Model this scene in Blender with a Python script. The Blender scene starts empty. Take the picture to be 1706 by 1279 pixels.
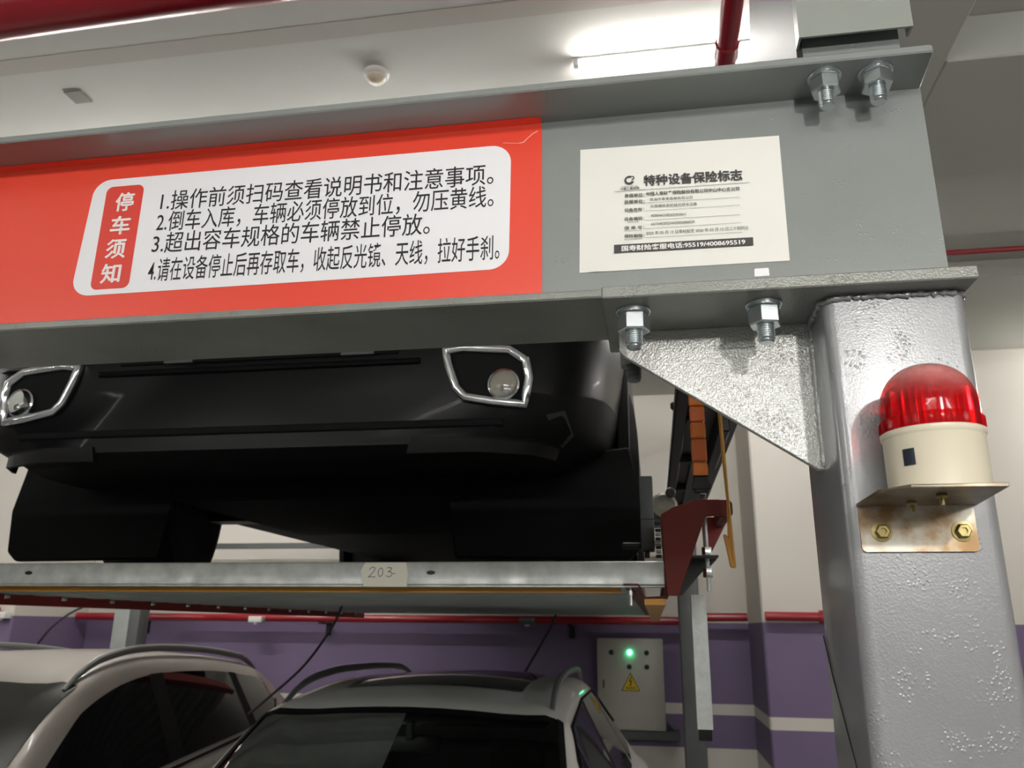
import bpy, bmesh, math, random
from mathutils import Vector, Matrix, Euler
from mathutils.bvhtree import BVHTree
random.seed(7)
R = math.radians
scene = bpy.context.scene
COL = scene.collection

# ------------------------------------------------------------------ camera
def set_camera():
    yaw, pitch, roll = R(9.8), R(16.7), R(0.6)
    F = Vector((-math.sin(yaw)*math.cos(pitch), math.cos(yaw)*math.cos(pitch), math.sin(pitch)))
    Rt = Vector((math.cos(yaw), math.sin(yaw), 0))
    U = Rt.cross(F)
    R2 = Rt*math.cos(roll) + U*math.sin(roll)
    U2 = U*math.cos(roll) - Rt*math.sin(roll)
    cd = bpy.data.cameras.new('camera')
    cd.sensor_width = 36.0
    cd.lens = 1350.0/1706.0*36.0
    cd.clip_start = 0.02
    cam = bpy.data.objects.new('camera', cd)
    m = Matrix((R2, U2, -F)).transposed().to_4x4()
    m.translation = Vector((0, 0, 1.78))
    cam.matrix_world = m
    COL.objects.link(cam)
    scene.camera = cam
    cd.dof.use_dof = True; cd.dof.focus_distance = 0.88; cd.dof.aperture_fstop = 13.0
set_camera()

# ------------------------------------------------------------------ world, lamps, exposure
w = bpy.data.worlds.new('garage_air'); scene.world = w; w.use_nodes = True
w.node_tree.nodes['Background'].inputs[0].default_value = (0.80, 0.82, 0.80, 1)
w.node_tree.nodes['Background'].inputs[1].default_value = 0.25
TUBE_STRENGTH = 190.0
TORCH_WATTS = 6.2
ld = bpy.data.lights.new('torch_light', 'AREA'); ld.shape = 'DISK'; ld.size = 0.045; ld.energy = TORCH_WATTS
ld.color = (1.0, 0.97, 0.92)
lo = bpy.data.objects.new('torch_light', ld); COL.objects.link(lo)
lo.location = (0.42, -0.25, 2.20)
lo.rotation_euler = (Vector((0.12, 0.8, 2.15)) - lo.location).to_track_quat('-Z', 'Y').to_euler()
vs = scene.view_settings
vs.view_transform = 'Standard'; vs.look = 'None'; vs.gamma = 1.0; vs.use_curve_mapping = False
vs.exposure = -0.25

# ------------------------------------------------------------------ helpers
def S2L(c):
    return tuple((x/12.92 if x <= 0.04045 else ((x+0.055)/1.055)**2.4) for x in c)
def rgb(r, g, b):
    return S2L((r/255.0, g/255.0, b/255.0))

def mat(name, col, rough=0.5, metal=0.0, bump=None, vary=None, coat=0.0, emit=None, spec=0.5, alpha=None, rvary=None):
    m = bpy.data.materials.new(name); m.use_nodes = True
    nt = m.node_tree; N = nt.nodes; L = nt.links
    b = N['Principled BSDF']
    b.inputs['Base Color'].default_value = (*col, 1)
    b.inputs['Roughness'].default_value = rough
    b.inputs['Metallic'].default_value = metal
    b.inputs['Specular IOR Level'].default_value = spec
    b.inputs['Coat Weight'].default_value = coat
    b.inputs['Coat Roughness'].default_value = 0.06
    if emit:
        b.inputs['Emission Color'].default_value = (*emit[0], 1)
        b.inputs['Emission Strength'].default_value = emit[1]
    tc = N.new('ShaderNodeTexCoord')
    if vary:   # (scale, amount, other colour, detail)
        sc, amt, c2 = vary[:3]
        n = N.new('ShaderNodeTexNoise'); n.inputs['Scale'].default_value = sc; n.inputs['Detail'].default_value = 6
        L.new(tc.outputs['Object'], n.inputs['Vector'])
        r = N.new('ShaderNodeValToRGB'); r.color_ramp.elements[0].position = 0.5-amt; r.color_ramp.elements[1].position = 0.5+amt
        r.color_ramp.elements[0].color = (*col, 1); r.color_ramp.elements[1].color = (*c2, 1)
        L.new(n.outputs['Fac'], r.inputs['Fac']); L.new(r.outputs['Color'], b.inputs['Base Color'])
    if rvary:
        n = N.new('ShaderNodeTexNoise'); n.inputs['Scale'].default_value = rvary[0]; n.inputs['Detail'].default_value = 5
        L.new(tc.outputs['Object'], n.inputs['Vector'])
        mr = N.new('ShaderNodeMapRange'); mr.inputs['From Min'].default_value = .3; mr.inputs['From Max'].default_value = .7
        mr.inputs['To Min'].default_value = rvary[1]; mr.inputs['To Max'].default_value = rvary[2]
        L.new(n.outputs['Fac'], mr.inputs['Value']); L.new(mr.outputs['Result'], b.inputs['Roughness'])
    if bump:
        n = N.new('ShaderNodeTexNoise'); n.inputs['Scale'].default_value = bump[0]; n.inputs['Detail'].default_value = 4
        L.new(tc.outputs['Object'], n.inputs['Vector'])
        bp = N.new('ShaderNodeBump'); bp.inputs['Strength'].default_value = bump[1]; bp.inputs['Distance'].default_value = bump[2] if len(bump) > 2 else 0.002
        L.new(n.outputs['Fac'], bp.inputs['Height']); L.new(bp.outputs['Normal'], b.inputs['Normal'])
    return m

def blistered(name, col, c2, rough, metal, blister, fine, fine_scale=520, rust=False, cover=0.56, gloss=.25):
    """sprayed steel paint: fine orange peel plus clusters of raised paint blisters."""
    m = mat(name, col, rough, metal, vary=(9, .22, c2), coat=gloss); m.node_tree.nodes['Principled BSDF'].inputs['Coat Roughness'].default_value = .14
    nt = m.node_tree; N = nt.nodes; L = nt.links; b = N['Principled BSDF']
    tc = [n for n in N if n.type == 'TEX_COORD'][0]
    v = N.new('ShaderNodeTexVoronoi'); v.inputs['Scale'].default_value = 300; v.feature = 'F1'
    L.new(tc.outputs['Object'], v.inputs['Vector'])
    n = N.new('ShaderNodeTexNoise'); n.inputs['Scale'].default_value = 34; n.inputs['Detail'].default_value = 3
    L.new(tc.outputs['Object'], n.inputs['Vector'])
    r = N.new('ShaderNodeMapRange'); r.inputs['From Min'].default_value = cover; r.inputs['From Max'].default_value = cover+.08
    L.new(n.outputs['Fac'], r.inputs['Value'])
    inv = N.new('ShaderNodeMapRange'); inv.interpolation_type = 'SMOOTHSTEP'; inv.inputs['From Min'].default_value = .50; inv.inputs['From Max'].default_value = .12; L.new(v.outputs['Distance'], inv.inputs['Value'])
    mu = N.new('ShaderNodeMath'); mu.operation = 'MULTIPLY'; L.new(inv.outputs[0], mu.inputs[0]); L.new(r.outputs['Result'], mu.inputs[1])
    f = N.new('ShaderNodeTexNoise'); f.inputs['Scale'].default_value = fine_scale; f.inputs['Detail'].default_value = 2
    L.new(tc.outputs['Object'], f.inputs['Vector'])
    fm = N.new('ShaderNodeMath'); fm.operation = 'MULTIPLY'; fm.inputs[1].default_value = fine; L.new(f.outputs['Fac'], fm.inputs[0])
    bm_ = N.new('ShaderNodeMath'); bm_.operation = 'MULTIPLY'; bm_.inputs[1].default_value = blister; L.new(mu.outputs[0], bm_.inputs[0])
    ad = N.new('ShaderNodeMath'); L.new(fm.outputs[0], ad.inputs[0]); L.new(bm_.outputs[0], ad.inputs[1])
    bp = N.new('ShaderNodeBump'); bp.inputs['Strength'].default_value = 1.0; bp.inputs['Distance'].default_value = 0.001
    L.new(ad.outputs[0], bp.inputs['Height']); L.new(bp.outputs['Normal'], b.inputs['Normal'])
    if rust:
        n2 = N.new('ShaderNodeTexNoise'); n2.inputs['Scale'].default_value = 22; n2.inputs['Detail'].default_value = 8; n2.inputs['Distortion'].default_value = 1.2
        mp = N.new('ShaderNodeMapping'); mp.inputs['Scale'].default_value = (1, 1, .35)
        L.new(tc.outputs['Object'], mp.inputs[0]); L.new(mp.outputs[0], n2.inputs['Vector'])
        rr = N.new('ShaderNodeMapRange'); rr.inputs['From Min'].default_value = .62; rr.inputs['From Max'].default_value = .70
        L.new(n2.outputs['Fac'], rr.inputs['Value'])
        mx = N.new('ShaderNodeMix'); mx.data_type = 'RGBA'; mx.inputs[7].default_value = (.16, .10, .05, 1)
        src = b.inputs['Base Color'].links[0].from_socket
        ml = N.new('ShaderNodeMath'); ml.operation = 'MULTIPLY'; ml.inputs[1].default_value = .55; L.new(rr.outputs['Result'], ml.inputs[0])
        L.new(ml.outputs[0], mx.inputs[0]); L.new(src, mx.inputs[6]); L.new(mx.outputs[2], b.inputs['Base Color'])
    return m

# bmesh shapes (world coordinates) ------------------------------------------
def box(bm, x0, x1, y0, y1, z0, z1, bev=0.0, seg=1):
    r = bmesh.ops.create_cube(bm, size=1)
    vs_ = r['verts']
    bmesh.ops.scale(bm, vec=(abs(x1-x0), abs(y1-y0), abs(z1-z0)), verts=vs_)
    bmesh.ops.translate(bm, vec=((x0+x1)/2, (y0+y1)/2, (z0+z1)/2), verts=vs_)
    if bev > 0:
        es = list({e for v in vs_ for e in v.link_edges})
        bmesh.ops.bevel(bm, geom=es, offset=bev, segments=seg, affect='EDGES', profile=0.5)
    return vs_

def prism(bm, pts, axis, a0, a1, bev=0.0):
    """extrude polygon; axis 'y': pts=(x,z); 'x': pts=(y,z); 'z': pts=(x,y)."""
    def P(p, a):
        return (p[0], a, p[1]) if axis == 'y' else (a, p[0], p[1]) if axis == 'x' else (p[0], p[1], a)
    v0 = [bm.verts.new(P(p, a0)) for p in pts]; v1 = [bm.verts.new(P(p, a1)) for p in pts]
    n = len(pts); fs = [bm.faces.new(v0), bm.faces.new(v1[::-1])]
    for i in range(n):
        fs.append(bm.faces.new((v0[i], v1[i], v1[(i+1) % n], v0[(i+1) % n])))
    bmesh.ops.recalc_face_normals(bm, faces=fs)
    if bev > 0:
        es = [e for e in set(e for f in fs for e in f.edges) if e.calc_face_angle(0) > 0.6]
        bmesh.ops.bevel(bm, geom=es, offset=bev, segments=1, affect='EDGES')

def lathe(bm, prof, c, axis='z', seg=32, smooth_caps=True):
    """prof: [(r, h)] along axis through c."""
    rings = []
    for r, h in prof:
        ring = []
        for i in range(seg):
            a = 2*math.pi*i/seg
            u, v = r*math.cos(a), r*math.sin(a)
            p = (u, v, h) if axis == 'z' else (u, h, v) if axis == 'y' else (h, u, v)
            ring.append(bm.verts.new((c[0]+p[0], c[1]+p[1], c[2]+p[2])))
        rings.append(ring)
    fs = []
    for a, b in zip(rings, rings[1:]):
        for i in range(seg):
            fs.append(bm.faces.new((a[i], a[(i+1) % seg], b[(i+1) % seg], b[i])))
    if prof[0][0] > 1e-6: fs.append(bm.faces.new(rings[0][::-1]))
    if prof[-1][0] > 1e-6: fs.append(bm.faces.new(rings[-1]))
    bmesh.ops.recalc_face_normals(bm, faces=fs)

def tube(bm, pts, r, seg=10, closed=False):
    pts = [Vector(p) for p in pts]; n = len(pts); rings = []
    prev = None
    for i, p in enumerate(pts):
        a = pts[(i-1) % n] if (i > 0 or closed) else p
        b = pts[(i+1) % n] if (i < n-1 or closed) else p
        t = (b-a).normalized()
        if prev is None:
            up = Vector((0, 0, 1)) if abs(t.z) < .9 else Vector((1, 0, 0))
            s = t.cross(up).normalized()
        else:
            s = (prev - t*prev.dot(t)).normalized()
        prev = s; q = t.cross(s)
        rr = r[i] if isinstance(r, (list, tuple)) else r
        rings.append([bm.verts.new(p + (s*math.cos(2*math.pi*k/seg) + q*math.sin(2*math.pi*k/seg))*rr) for k in range(seg)])
    fs = []
    m = n if closed else n-1
    for i in range(m):
        a, b = rings[i], rings[(i+1) % n]
        for k in range(seg):
            fs.append(bm.faces.new((a[k], a[(k+1) % seg], b[(k+1) % seg], b[k])))
    if not closed:
        fs.append(bm.faces.new(rings[0][::-1])); fs.append(bm.faces.new(rings[-1]))
    bmesh.ops.recalc_face_normals(bm, faces=fs)

def hexa(bm, c, r, z0, z1, rot=0.0, cham=0.0015):
    pr = [(r*.93, z0), (r, z0+cham), (r, z1-cham), (r*.93, z1)] if z1 > z0 else [(r*.93, z0), (r, z0-cham), (r, z1+cham), (r*.93, z1)]
    b2 = bmesh.new(); lathe(b2, pr, (0, 0, 0), seg=6)
    bmesh.ops.rotate(b2, verts=b2.verts, cent=(0, 0, 0), matrix=Matrix.Rotation(rot, 3, 'Z'))
    bmesh.ops.translate(b2, verts=b2.verts, vec=c)
    me = bpy.data.meshes.new('t'); b2.to_mesh(me); b2.free(); bm.from_mesh(me); bpy.data.meshes.remove(me)

def rot_last(bm, n0, cent, mtx):
    bm.verts.ensure_lookup_table()
    bmesh.ops.rotate(bm, verts=bm.verts[n0:], cent=cent, matrix=mtx)

def tag(o, label=None, cat=None, group=None, kind=None):
    if label: o['label'] = label
    if cat: o['category'] = cat
    if group: o['group'] = group
    if kind: o['kind'] = kind
    return o

def world_loc(o):
    v = Vector((0, 0, 0))
    while o: v += o.location; o = o.parent
    return v

def obj(name, bm, m, parent=None, smooth=35, loc=None):
    """link bm (world coordinates) as one mesh object."""
    me = bpy.data.meshes.new(name)
    base = world_loc(parent) if parent else Vector(loc) if loc else Vector((0, 0, 0))
    if base.length > 0: bmesh.ops.translate(bm, verts=bm.verts, vec=-base)
    bm.normal_update()
    if smooth:
        lim = R(smooth)
        for f in bm.faces: f.smooth = True
        for e in bm.edges:
            if len(e.link_faces) != 2 or e.calc_face_angle(0) > lim: e.smooth = False
    bm.to_mesh(me); bm.free()
    if isinstance(m, (list, tuple)):
        for x in m: me.materials.append(x)
    else: me.materials.append(m)
    o = bpy.data.objects.new(name, me); COL.objects.link(o)
    if parent: o.parent = parent
    elif loc: o.location = loc
    return o

def thing(name, label, cat, loc, group=None, kind='thing'):
    o = bpy.data.objects.new(name, None); COL.objects.link(o); o.location = loc; o.empty_display_size = .05
    tag(o, label, cat, group, kind)
    return o

def dup(root, loc, label=None, group=None):
    r = root.copy(); COL.objects.link(r); r.location = loc
    if label: r['label'] = label
    if group: r['group'] = group
    for ch in list(root.children):
        c = ch.copy(); COL.objects.link(c); c.parent = r
        for g in list(ch.children):
            d = g.copy(); COL.objects.link(d); d.parent = c
    return r

def B(): return bmesh.new()

# ------------------------------------------------------------------ materials
M = {}
M['plaster'] = mat('white_plaster', rgb(214, 209, 200), .85, bump=(30, .15, .002), vary=(1.2, .3, rgb(206, 202, 192)))
M['ceiling'] = mat('ceiling_paint', rgb(203, 204, 197), .8, bump=(25, .12, .002), vary=(.9, .3, rgb(196, 197, 190)))
M['floor'] = mat('pale_floor_paint', rgb(134, 137, 134), .35, vary=(2, .3, rgb(126, 129, 126)))
M['beam_paint'] = blistered('dark_grey_enamel', rgb(134, 138, 136), rgb(128, 132, 130), .34, .0, .35, .10, cover=.60)
M['flange_edge'] = blistered('scuffed_grey_enamel', rgb(134, 136, 131), rgb(116, 118, 111), .32, .1, .40, .5, cover=.54)
M['column_paint'] = blistered('silver_grey_paint', rgb(152, 153, 154), rgb(142, 143, 145), .32, .2, .32, .22, rust=False, cover=.56, gloss=.7)
M['column_side'] = M['column_paint']
M['gusset_paint'] = blistered('rough_silver_paint', rgb(205, 206, 203), rgb(188, 189, 186), .34, .5, .45, 1.3, fine_scale=460, cover=.55)
M['rear_steel'] = mat('dark_grey_steel_paint', rgb(84, 86, 86), .5, vary=(6, .2, rgb(76, 78, 78)))
M['zinc'] = mat('zinc_plated_steel', rgb(205, 212, 214), .24, .95)
M['dirty_zinc'] = mat('painted_over_zinc', rgb(110, 112, 110), .35, .6)
M['galv'] = mat('galvanised_sheet', rgb(206, 209, 205), .36, .55, bump=(70, .45, .0014), vary=(30, .22, rgb(172, 177, 175)), rvary=(30, .28, .48))
M['galv_dull'] = mat('dull_galvanised_sheet', rgb(168, 174, 170), .45, .35, bump=(40, .15, .001), vary=(10, .3, rgb(150, 156, 152)))
M['red_vinyl'] = mat('red_banner_vinyl', rgb(236, 74, 52), .32, bump=(18, .05, .001), vary=(3, .4, rgb(230, 68, 48)))
M['red_pill'] = mat('deep_red_print', rgb(222, 62, 48), .35)
M['white_vinyl'] = mat('white_banner_vinyl', rgb(240, 240, 243), .35)
M['black_ink'] = mat('black_ink', rgb(28, 26, 28), .6)
M['white_ink'] = mat('white_ink', rgb(242, 238, 236), .6)
M['grey_ink'] = mat('faded_grey_ink', rgb(92, 92, 90), .7)
M['dark_ink'] = mat('dark_grey_ink', rgb(70, 68, 68), .7)
M['paper'] = mat('glossy_paper', rgb(232, 231, 224), .4, bump=(14, .10, .002))
M['tape'] = mat('white_tape', rgb(222, 220, 206), .6)
M['cream'] = mat('cream_plastic', rgb(226, 218, 196), .3, vary=(8, .3, rgb(216, 207, 184)))
M['bracket'] = mat('stained_zinc_plate', rgb(206, 203, 190), .32, .5, bump=(50, .3, .001), vary=(40, .10, rgb(166, 132, 92)), rvary=(40, .25, .5))
M['brass'] = mat('yellow_zinc_bolt', rgb(170, 155, 105), .3, .9)
M['red_plastic'] = mat('red_fire_pipe_paint', rgb(150, 26, 38), .28, coat=.3)
M['orange_red'] = mat('red_oxide_paint', rgb(104, 27, 15), .5, spec=.3, vary=(7, .25, rgb(90, 22, 13)))
M['dark_red'] = mat('dark_red_beam_paint', rgb(150, 46, 40), .45, vary=(5, .25, rgb(134, 40, 36)))
M['orange'] = mat('orange_strap_plastic', rgb(226, 128, 48), .4, vary=(20, .25, rgb(196, 100, 36)))
M['amber'] = mat('amber_yellow_paint', rgb(196, 136, 44), .38)
M['black_steel'] = mat('black_greasy_steel', rgb(30, 29, 30), .4, .3)
M['black_plastic'] = mat('black_plastic', rgb(24, 24, 26), .5)
M['purple'] = None
M['silver_car'] = mat('silver_car_paint', rgb(220, 221, 217), .42, .0, coat=.5)
M['grey_car'] = mat('champagne_car_paint', rgb(158, 152, 146), .38, .25, coat=.5)
M['black_car'] = mat('black_car_paint', rgb(4, 4, 6), .34, .0, coat=.03, spec=.16)
M['trim_black'] = mat('textured_black_plastic', rgb(11, 11, 12), .7, spec=.2, bump=(300, .3, .0005))
M['glass_dark'] = mat('tinted_car_glass', rgb(10, 11, 12), .04, coat=.3)
M['chrome'] = mat('chrome_trim', rgb(225, 228, 232), .12, 1.0)
M['tyre'] = mat('tyre_rubber', rgb(14, 14, 15), .75, bump=(80, .3, .002))
M['alloy'] = mat('alloy_wheel', rgb(150, 152, 155), .3, .9)
M['rail'] = mat('roof_rail_grey', rgb(122, 126, 124), .4, .4)
M['yellow_label'] = mat('yellow_warning_print', rgb(228, 196, 30), .45)
M['cabinet'] = mat('grey_white_enamel', rgb(192, 190, 180), .4, vary=(3, .3, rgb(184, 182, 172)))
M['led'] = mat('green_led', (.05, .9, .35), .3, emit=((.08, 1.0, .42), 14.0))
M['tube_glow'] = mat('lit_tube', (1, 1, 1), .5, emit=((1.0, .97, .93), TUBE_STRENGTH))
M['tube_metal'] = mat('white_batten', rgb(226, 226, 222), .4)
M['wire'] = mat('black_cable_sheath', rgb(36, 26, 34), .5)
M['seat'] = mat('dark_seat_cloth', rgb(40, 40, 38), .8)

def wall_paint():
    m = mat('banded_wall_paint', rgb(214, 209, 200), .7)
    nt = m.node_tree; N = nt.nodes; L = nt.links; b = N['Principled BSDF']
    g = N.new('ShaderNodeNewGeometry'); s = N.new('ShaderNodeSeparateXYZ'); L.new(g.outputs['Position'], s.inputs[0])
    n = N.new('ShaderNodeTexNoise'); n.inputs['Scale'].default_value = 1.3; n.inputs['Detail'].default_value = 3
    L.new(g.outputs['Position'], n.inputs['Vector'])
    pm = N.new('ShaderNodeMix'); pm.data_type = 'RGBA'; pm.inputs[6].default_value = (*rgb(106, 92, 124), 1); pm.inputs[7].default_value = (*rgb(122, 106, 138), 1)
    L.new(n.outputs['Fac'], pm.inputs[0])
    dv = N.new('ShaderNodeMath'); dv.operation = 'DIVIDE'; dv.inputs[1].default_value = 4.0; L.new(s.outputs['Z'], dv.inputs[0])
    r = N.new('ShaderNodeValToRGB'); r.color_ramp.interpolation = 'CONSTANT'
    e = r.color_ramp.elements
    e[0].position = 0; e[0].color = (0, 0, 0, 1)
    for z, v in ((.915, 1), (1.150, 0), (1.228, 1)):
        k = e.new(z/4.0); k.color = (v, v, v, 1)
    e[-1].position = 1.815/4.0; e[-1].color = (0, 0, 0, 1)
    L.new(dv.outputs[0], r.inputs[0])
    mx = N.new('ShaderNodeMix'); mx.data_type = 'RGBA'; mx.inputs[6].default_value = (*rgb(212, 207, 198), 1)
    L.new(r.outputs['Color'], mx.inputs[0]); L.new(pm.outputs[2], mx.inputs[7]); L.new(mx.outputs[2], b.inputs['Base Color'])
    return m
M['purple'] = wall_paint()

def red_dome():
    m = bpy.data.materials.new('red_translucent_lens'); m.use_nodes = True
    nt = m.node_tree; N = nt.nodes; L = nt.links; N.clear()
    out = N.new('ShaderNodeOutputMaterial')
    tr = N.new('ShaderNodeBsdfTransparent'); tr.inputs[0].default_value = (.95, .10, .12, 1)
    p = N.new('ShaderNodeBsdfPrincipled'); p.inputs['Base Color'].default_value = (.50, .012, .02, 1); p.inputs['Roughness'].default_value = .10; p.inputs['Coat Weight'].default_value = .4
    tc = N.new('ShaderNodeTexCoord'); sp = N.new('ShaderNodeSeparateXYZ'); L.new(tc.outputs['Object'], sp.inputs[0])
    n = N.new('ShaderNodeTexNoise'); n.inputs['Scale'].default_value = 40; n.inputs['Detail'].default_value = 4; L.new(tc.outputs['Object'], n.inputs['Vector'])
    mr = N.new('ShaderNodeMapRange'); mr.inputs['From Min'].default_value = .070; mr.inputs['From Max'].default_value = .108
    L.new(sp.outputs['Z'], mr.inputs['Value'])
    m0 = N.new('ShaderNodeMath'); m0.operation = 'MULTIPLY'; m0.inputs[1].default_value = 1.5; L.new(n.outputs['Fac'], m0.inputs[0])
    mu = N.new('ShaderNodeMath'); mu.operation = 'MULTIPLY'; L.new(mr.outputs['Result'], mu.inputs[0]); L.new(m0.outputs[0], mu.inputs[1])
    dust = N.new('ShaderNodeMix'); dust.data_type = 'RGBA'; dust.inputs[6].default_value = (.50, .012, .02, 1); dust.inputs[7].default_value = (.75, .50, .46, 1)
    L.new(mu.outputs[0], dust.inputs[0]); L.new(dust.outputs[2], p.inputs['Base Color'])
    add = N.new('ShaderNodeMath'); add.operation = 'ADD'; add.inputs[0].default_value = .22; L.new(mu.outputs[0], add.inputs[1])
    mx = N.new('ShaderNodeMixShader'); L.new(add.outputs[0], mx.inputs[0]); L.new(tr.outputs[0], mx.inputs[1]); L.new(p.outputs[0], mx.inputs[2])
    L.new(mx.outputs[0], out.inputs[0])
    return m
M['dome'] = red_dome()

def clear_glass():
    m = bpy.data.materials.new('clear_windscreen_glass'); m.use_nodes = True
    nt = m.node_tree; N = nt.nodes; L = nt.links; N.clear()
    out = N.new('ShaderNodeOutputMaterial')
    tr = N.new('ShaderNodeBsdfTransparent'); tr.inputs[0].default_value = (.78, .84, .80, 1)
    gl = N.new('ShaderNodeBsdfGlossy'); gl.inputs['Roughness'].default_value = .02
    fr = N.new('ShaderNodeFresnel'); fr.inputs[0].default_value = 1.5
    mx = N.new('ShaderNodeMixShader'); L.new(fr.outputs[0], mx.inputs[0]); L.new(tr.outputs[0], mx.inputs[1]); L.new(gl.outputs[0], mx.inputs[2])
    L.new(mx.outputs[0], out.inputs[0])
    return m
M['clear'] = clear_glass()
M['lens'] = M['clear'].copy(); M['lens'].node_tree.nodes['Transparent BSDF'].inputs[0].default_value = (.96, .96, .95, 1)

# ------------------------------------------------------------------ text
def text(body, x0, x1, z0, z1, Y, m, parent, name='text_line', bold=0.0, zr=None, loc=None, label=None):
    """flat print standing on the plane y=Y, its inked box filling x0..x1, z0..z1; zr = z of the baseline at x1."""
    cu = bpy.data.curves.new(name, 'FONT'); cu.body = body; cu.size = 1.0; cu.offset = min(bold, .005); cu.resolution_u = 3
    t = bpy.data.objects.new('tmp_text', cu); COL.objects.link(t)
    bpy.context.view_layer.update()
    dg = bpy.context.evaluated_depsgraph_get()
    me = bpy.data.meshes.new_from_object(t.evaluated_get(dg))
    bpy.data.objects.remove(t); bpy.data.curves.remove(cu)
    xs = [v.co.x for v in me.vertices]; ys = [v.co.y for v in me.vertices]
    ax, bx, ay, by = min(xs), max(xs), min(ys), max(ys)
    base = world_loc(parent)
    for v in me.vertices:
        u = (v.co.x-ax)/(bx-ax); q = (v.co.y-ay)/(by-ay)
        sl = (zr-z0)*u if zr is not None else 0
        v.co = Vector((x0+(x1-x0)*u, Y, z0+(z1-z0)*q+sl)) - base
    if bold > .005:      # overprint with small shifts for a heavier face
        bb = bmesh.new(); em = (x1-x0)/(bx-ax)*.62*bold*2; 
        for kk, (dx, dz) in enumerate(((-1, 0), (1, 0), (0, 1), (0, -1), (0, 0))):
            b3 = bmesh.new(); b3.from_mesh(me); bmesh.ops.translate(b3, verts=b3.verts, vec=(dx*em, -kk*.00004, dz*em*.7)); tm = bpy.data.meshes.new('t'); b3.to_mesh(tm); b3.free(); bb.from_mesh(tm); bpy.data.meshes.remove(tm)
        bb.to_mesh(me); bb.free()
    me.name = name; me.materials.clear(); me.materials.append(m)
    o = bpy.data.objects.new(name, me); COL.objects.link(o); o.parent = parent
    if label: o['label'] = label
    return o

def plate(bm, pts, y, th=.0):
    """flat polygon (x,z) on plane y facing -Y, with thickness th going +Y."""
    if th <= 0:
        f = bm.faces.new([bm.verts.new((p[0], y, p[1])) for p in pts])
        f.normal_update()
        if f.normal.y > 0: f.normal_flip()
    else: prism(bm, pts, 'y', y, y+th)

def rrect(x0, x1, z0, z1, r, n=8):
    pts = []
    for cx, cz, a0 in ((x1-r, z1-r, 0), (x0+r, z1-r, 90), (x0+r, z0+r, 180), (x1-r, z0+r, 270)):
        for i in range(n+1):
            a = R(a0+90*i/n); pts.append((cx+r*math.cos(a), cz+r*math.sin(a)))
    return pts

# ------------------------------------------------------------------ the room
def struct(name, bm, m):
    o = obj(name, bm, m, smooth=None); o['kind'] = 'structure'; return o
XL, XR, YF, YB, ZC = -11.0, 6.0, -12.0, 6.8, 3.70
bm = B(); box(bm, XL-.2, XR+.2, YF-.2, YB+.2, -.2, 0); struct('floor', bm, M['floor'])
bm = B(); box(bm, XL-.2, XR+.2, YF-.2, YB+.2, ZC, ZC+.2); struct('ceiling', bm, M['ceiling'])
bm = B(); box(bm, XL-.2, XR+.2, YB, YB+.2, 0, ZC); struct('wall_back', bm, M['purple'])
bm = B(); box(bm, XL-.2, XR+.2, YF-.2, YF, 0, ZC); struct('wall_front', bm, M['purple'])
bm = B(); box(bm, XL-.2, XL, YF, YB, 0, ZC); struct('wall_left', bm, M['purple'])
bm = B(); box(bm, XR, XR+.2, YF, YB, 0, ZC); struct('wall_right', bm, M['purple'])
bm = B(); box(bm, .712, 3.6, 5.9, YB, 0, ZC, .012); struct('trim_1', bm, M['purple'])           # wide pilaster right
bm = B(); box(bm, -6.6, -5.0, 5.9, YB, 0, ZC, .012); struct('trim_2', bm, M['purple'])         # pilaster far left
bm = B(); box(bm, .99, XR, 2.392, 3.155, 3.533, ZC, .006); struct('trim_3', bm, M['ceiling'])    # dropped concrete beam
bm = B(); box(bm, .62, .99, YF, YB, 3.533, ZC, .006); struct('trim_4', bm, M['ceiling'])
bm = B(); box(bm, 1.4, XR, 4.35, 4.75, 3.60, ZC, .006); struct('trim_5', bm, M['ceiling'])
bm = B(); box(bm, XL, .60, 2.10, 2.175, ZC-.0012, ZC); struct('painted_shadow_band', bm, mat('painted_shadow_grey', rgb(188, 185, 176), .85))  # greyer strip paints in the soft shadow band across the ceiling

# tube lights ---------------------------------------------------------------
def tube_light(x, y, L, label, group=None, z=ZC):
    t = thing('tube_light', label, 'light', (x, y, z), group)
    bm = B(); box(bm, x-L/2, x+L/2, y-.011, y+.011, z-.012, z-.001, .002); obj('batten', bm, M['tube_metal'], t)
    bm = B()
    prof = [(.009, -L/2+.02), (.009, L/2-.02)]
    lathe(bm, prof, (x, y, z-.023), 'x', seg=10); obj('tube', bm, M['tube_glow'], t)
    for s in (-1, 1):
        bm = B(); box(bm, x+s*(L/2-.012)-.010, x+s*(L/2-.012)+.010, y-.011, y+.011, z-.034, z-.010, .002); obj('end_cap', bm, M['tube_metal'], t)
    return t
tube_light(.190, 2.408, .80, 'lit ceiling tube light ending behind the grey upper post')
wires = lambda x, y, z: None
def hung_tube(x, y, z, label):
    t = thing('hung_tube_light', label, 'light', (x, y, z), 'bare tube lights hung from the ceiling')
    bm = B(); lathe(bm, [(.012, -.58), (.012, .58)], (x, y, z), 'x', seg=10); obj('tube', bm, M['tube_glow'], t)
    for s in (-1, 1):
        bm = B(); box(bm, x+s*.59-.012, x+s*.59+.012, y-.014, y+.014, z-.014, z+.014, .003); obj('end_cap', bm, M['tube_metal'], t)
        bm = B(); tube(bm, [(x+s*.59, y, z+.012), (x+s*.59, y, ZC)], .002, 6); obj('hanging_wire', bm, M['wire'], t)
    return t
M['tube_bay_fill'] = mat('bay_fill_tube', (1, 1, 1), .5, emit=((1.0, .97, .93), TUBE_STRENGTH*1.45))  # stronger glow for the fill tubes added over the bays
M['tube_aisle'] = mat('aisle_lit_tube', (1, 1, 1), .5, emit=((1.0, .98, .95), TUBE_STRENGTH*.80))
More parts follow.
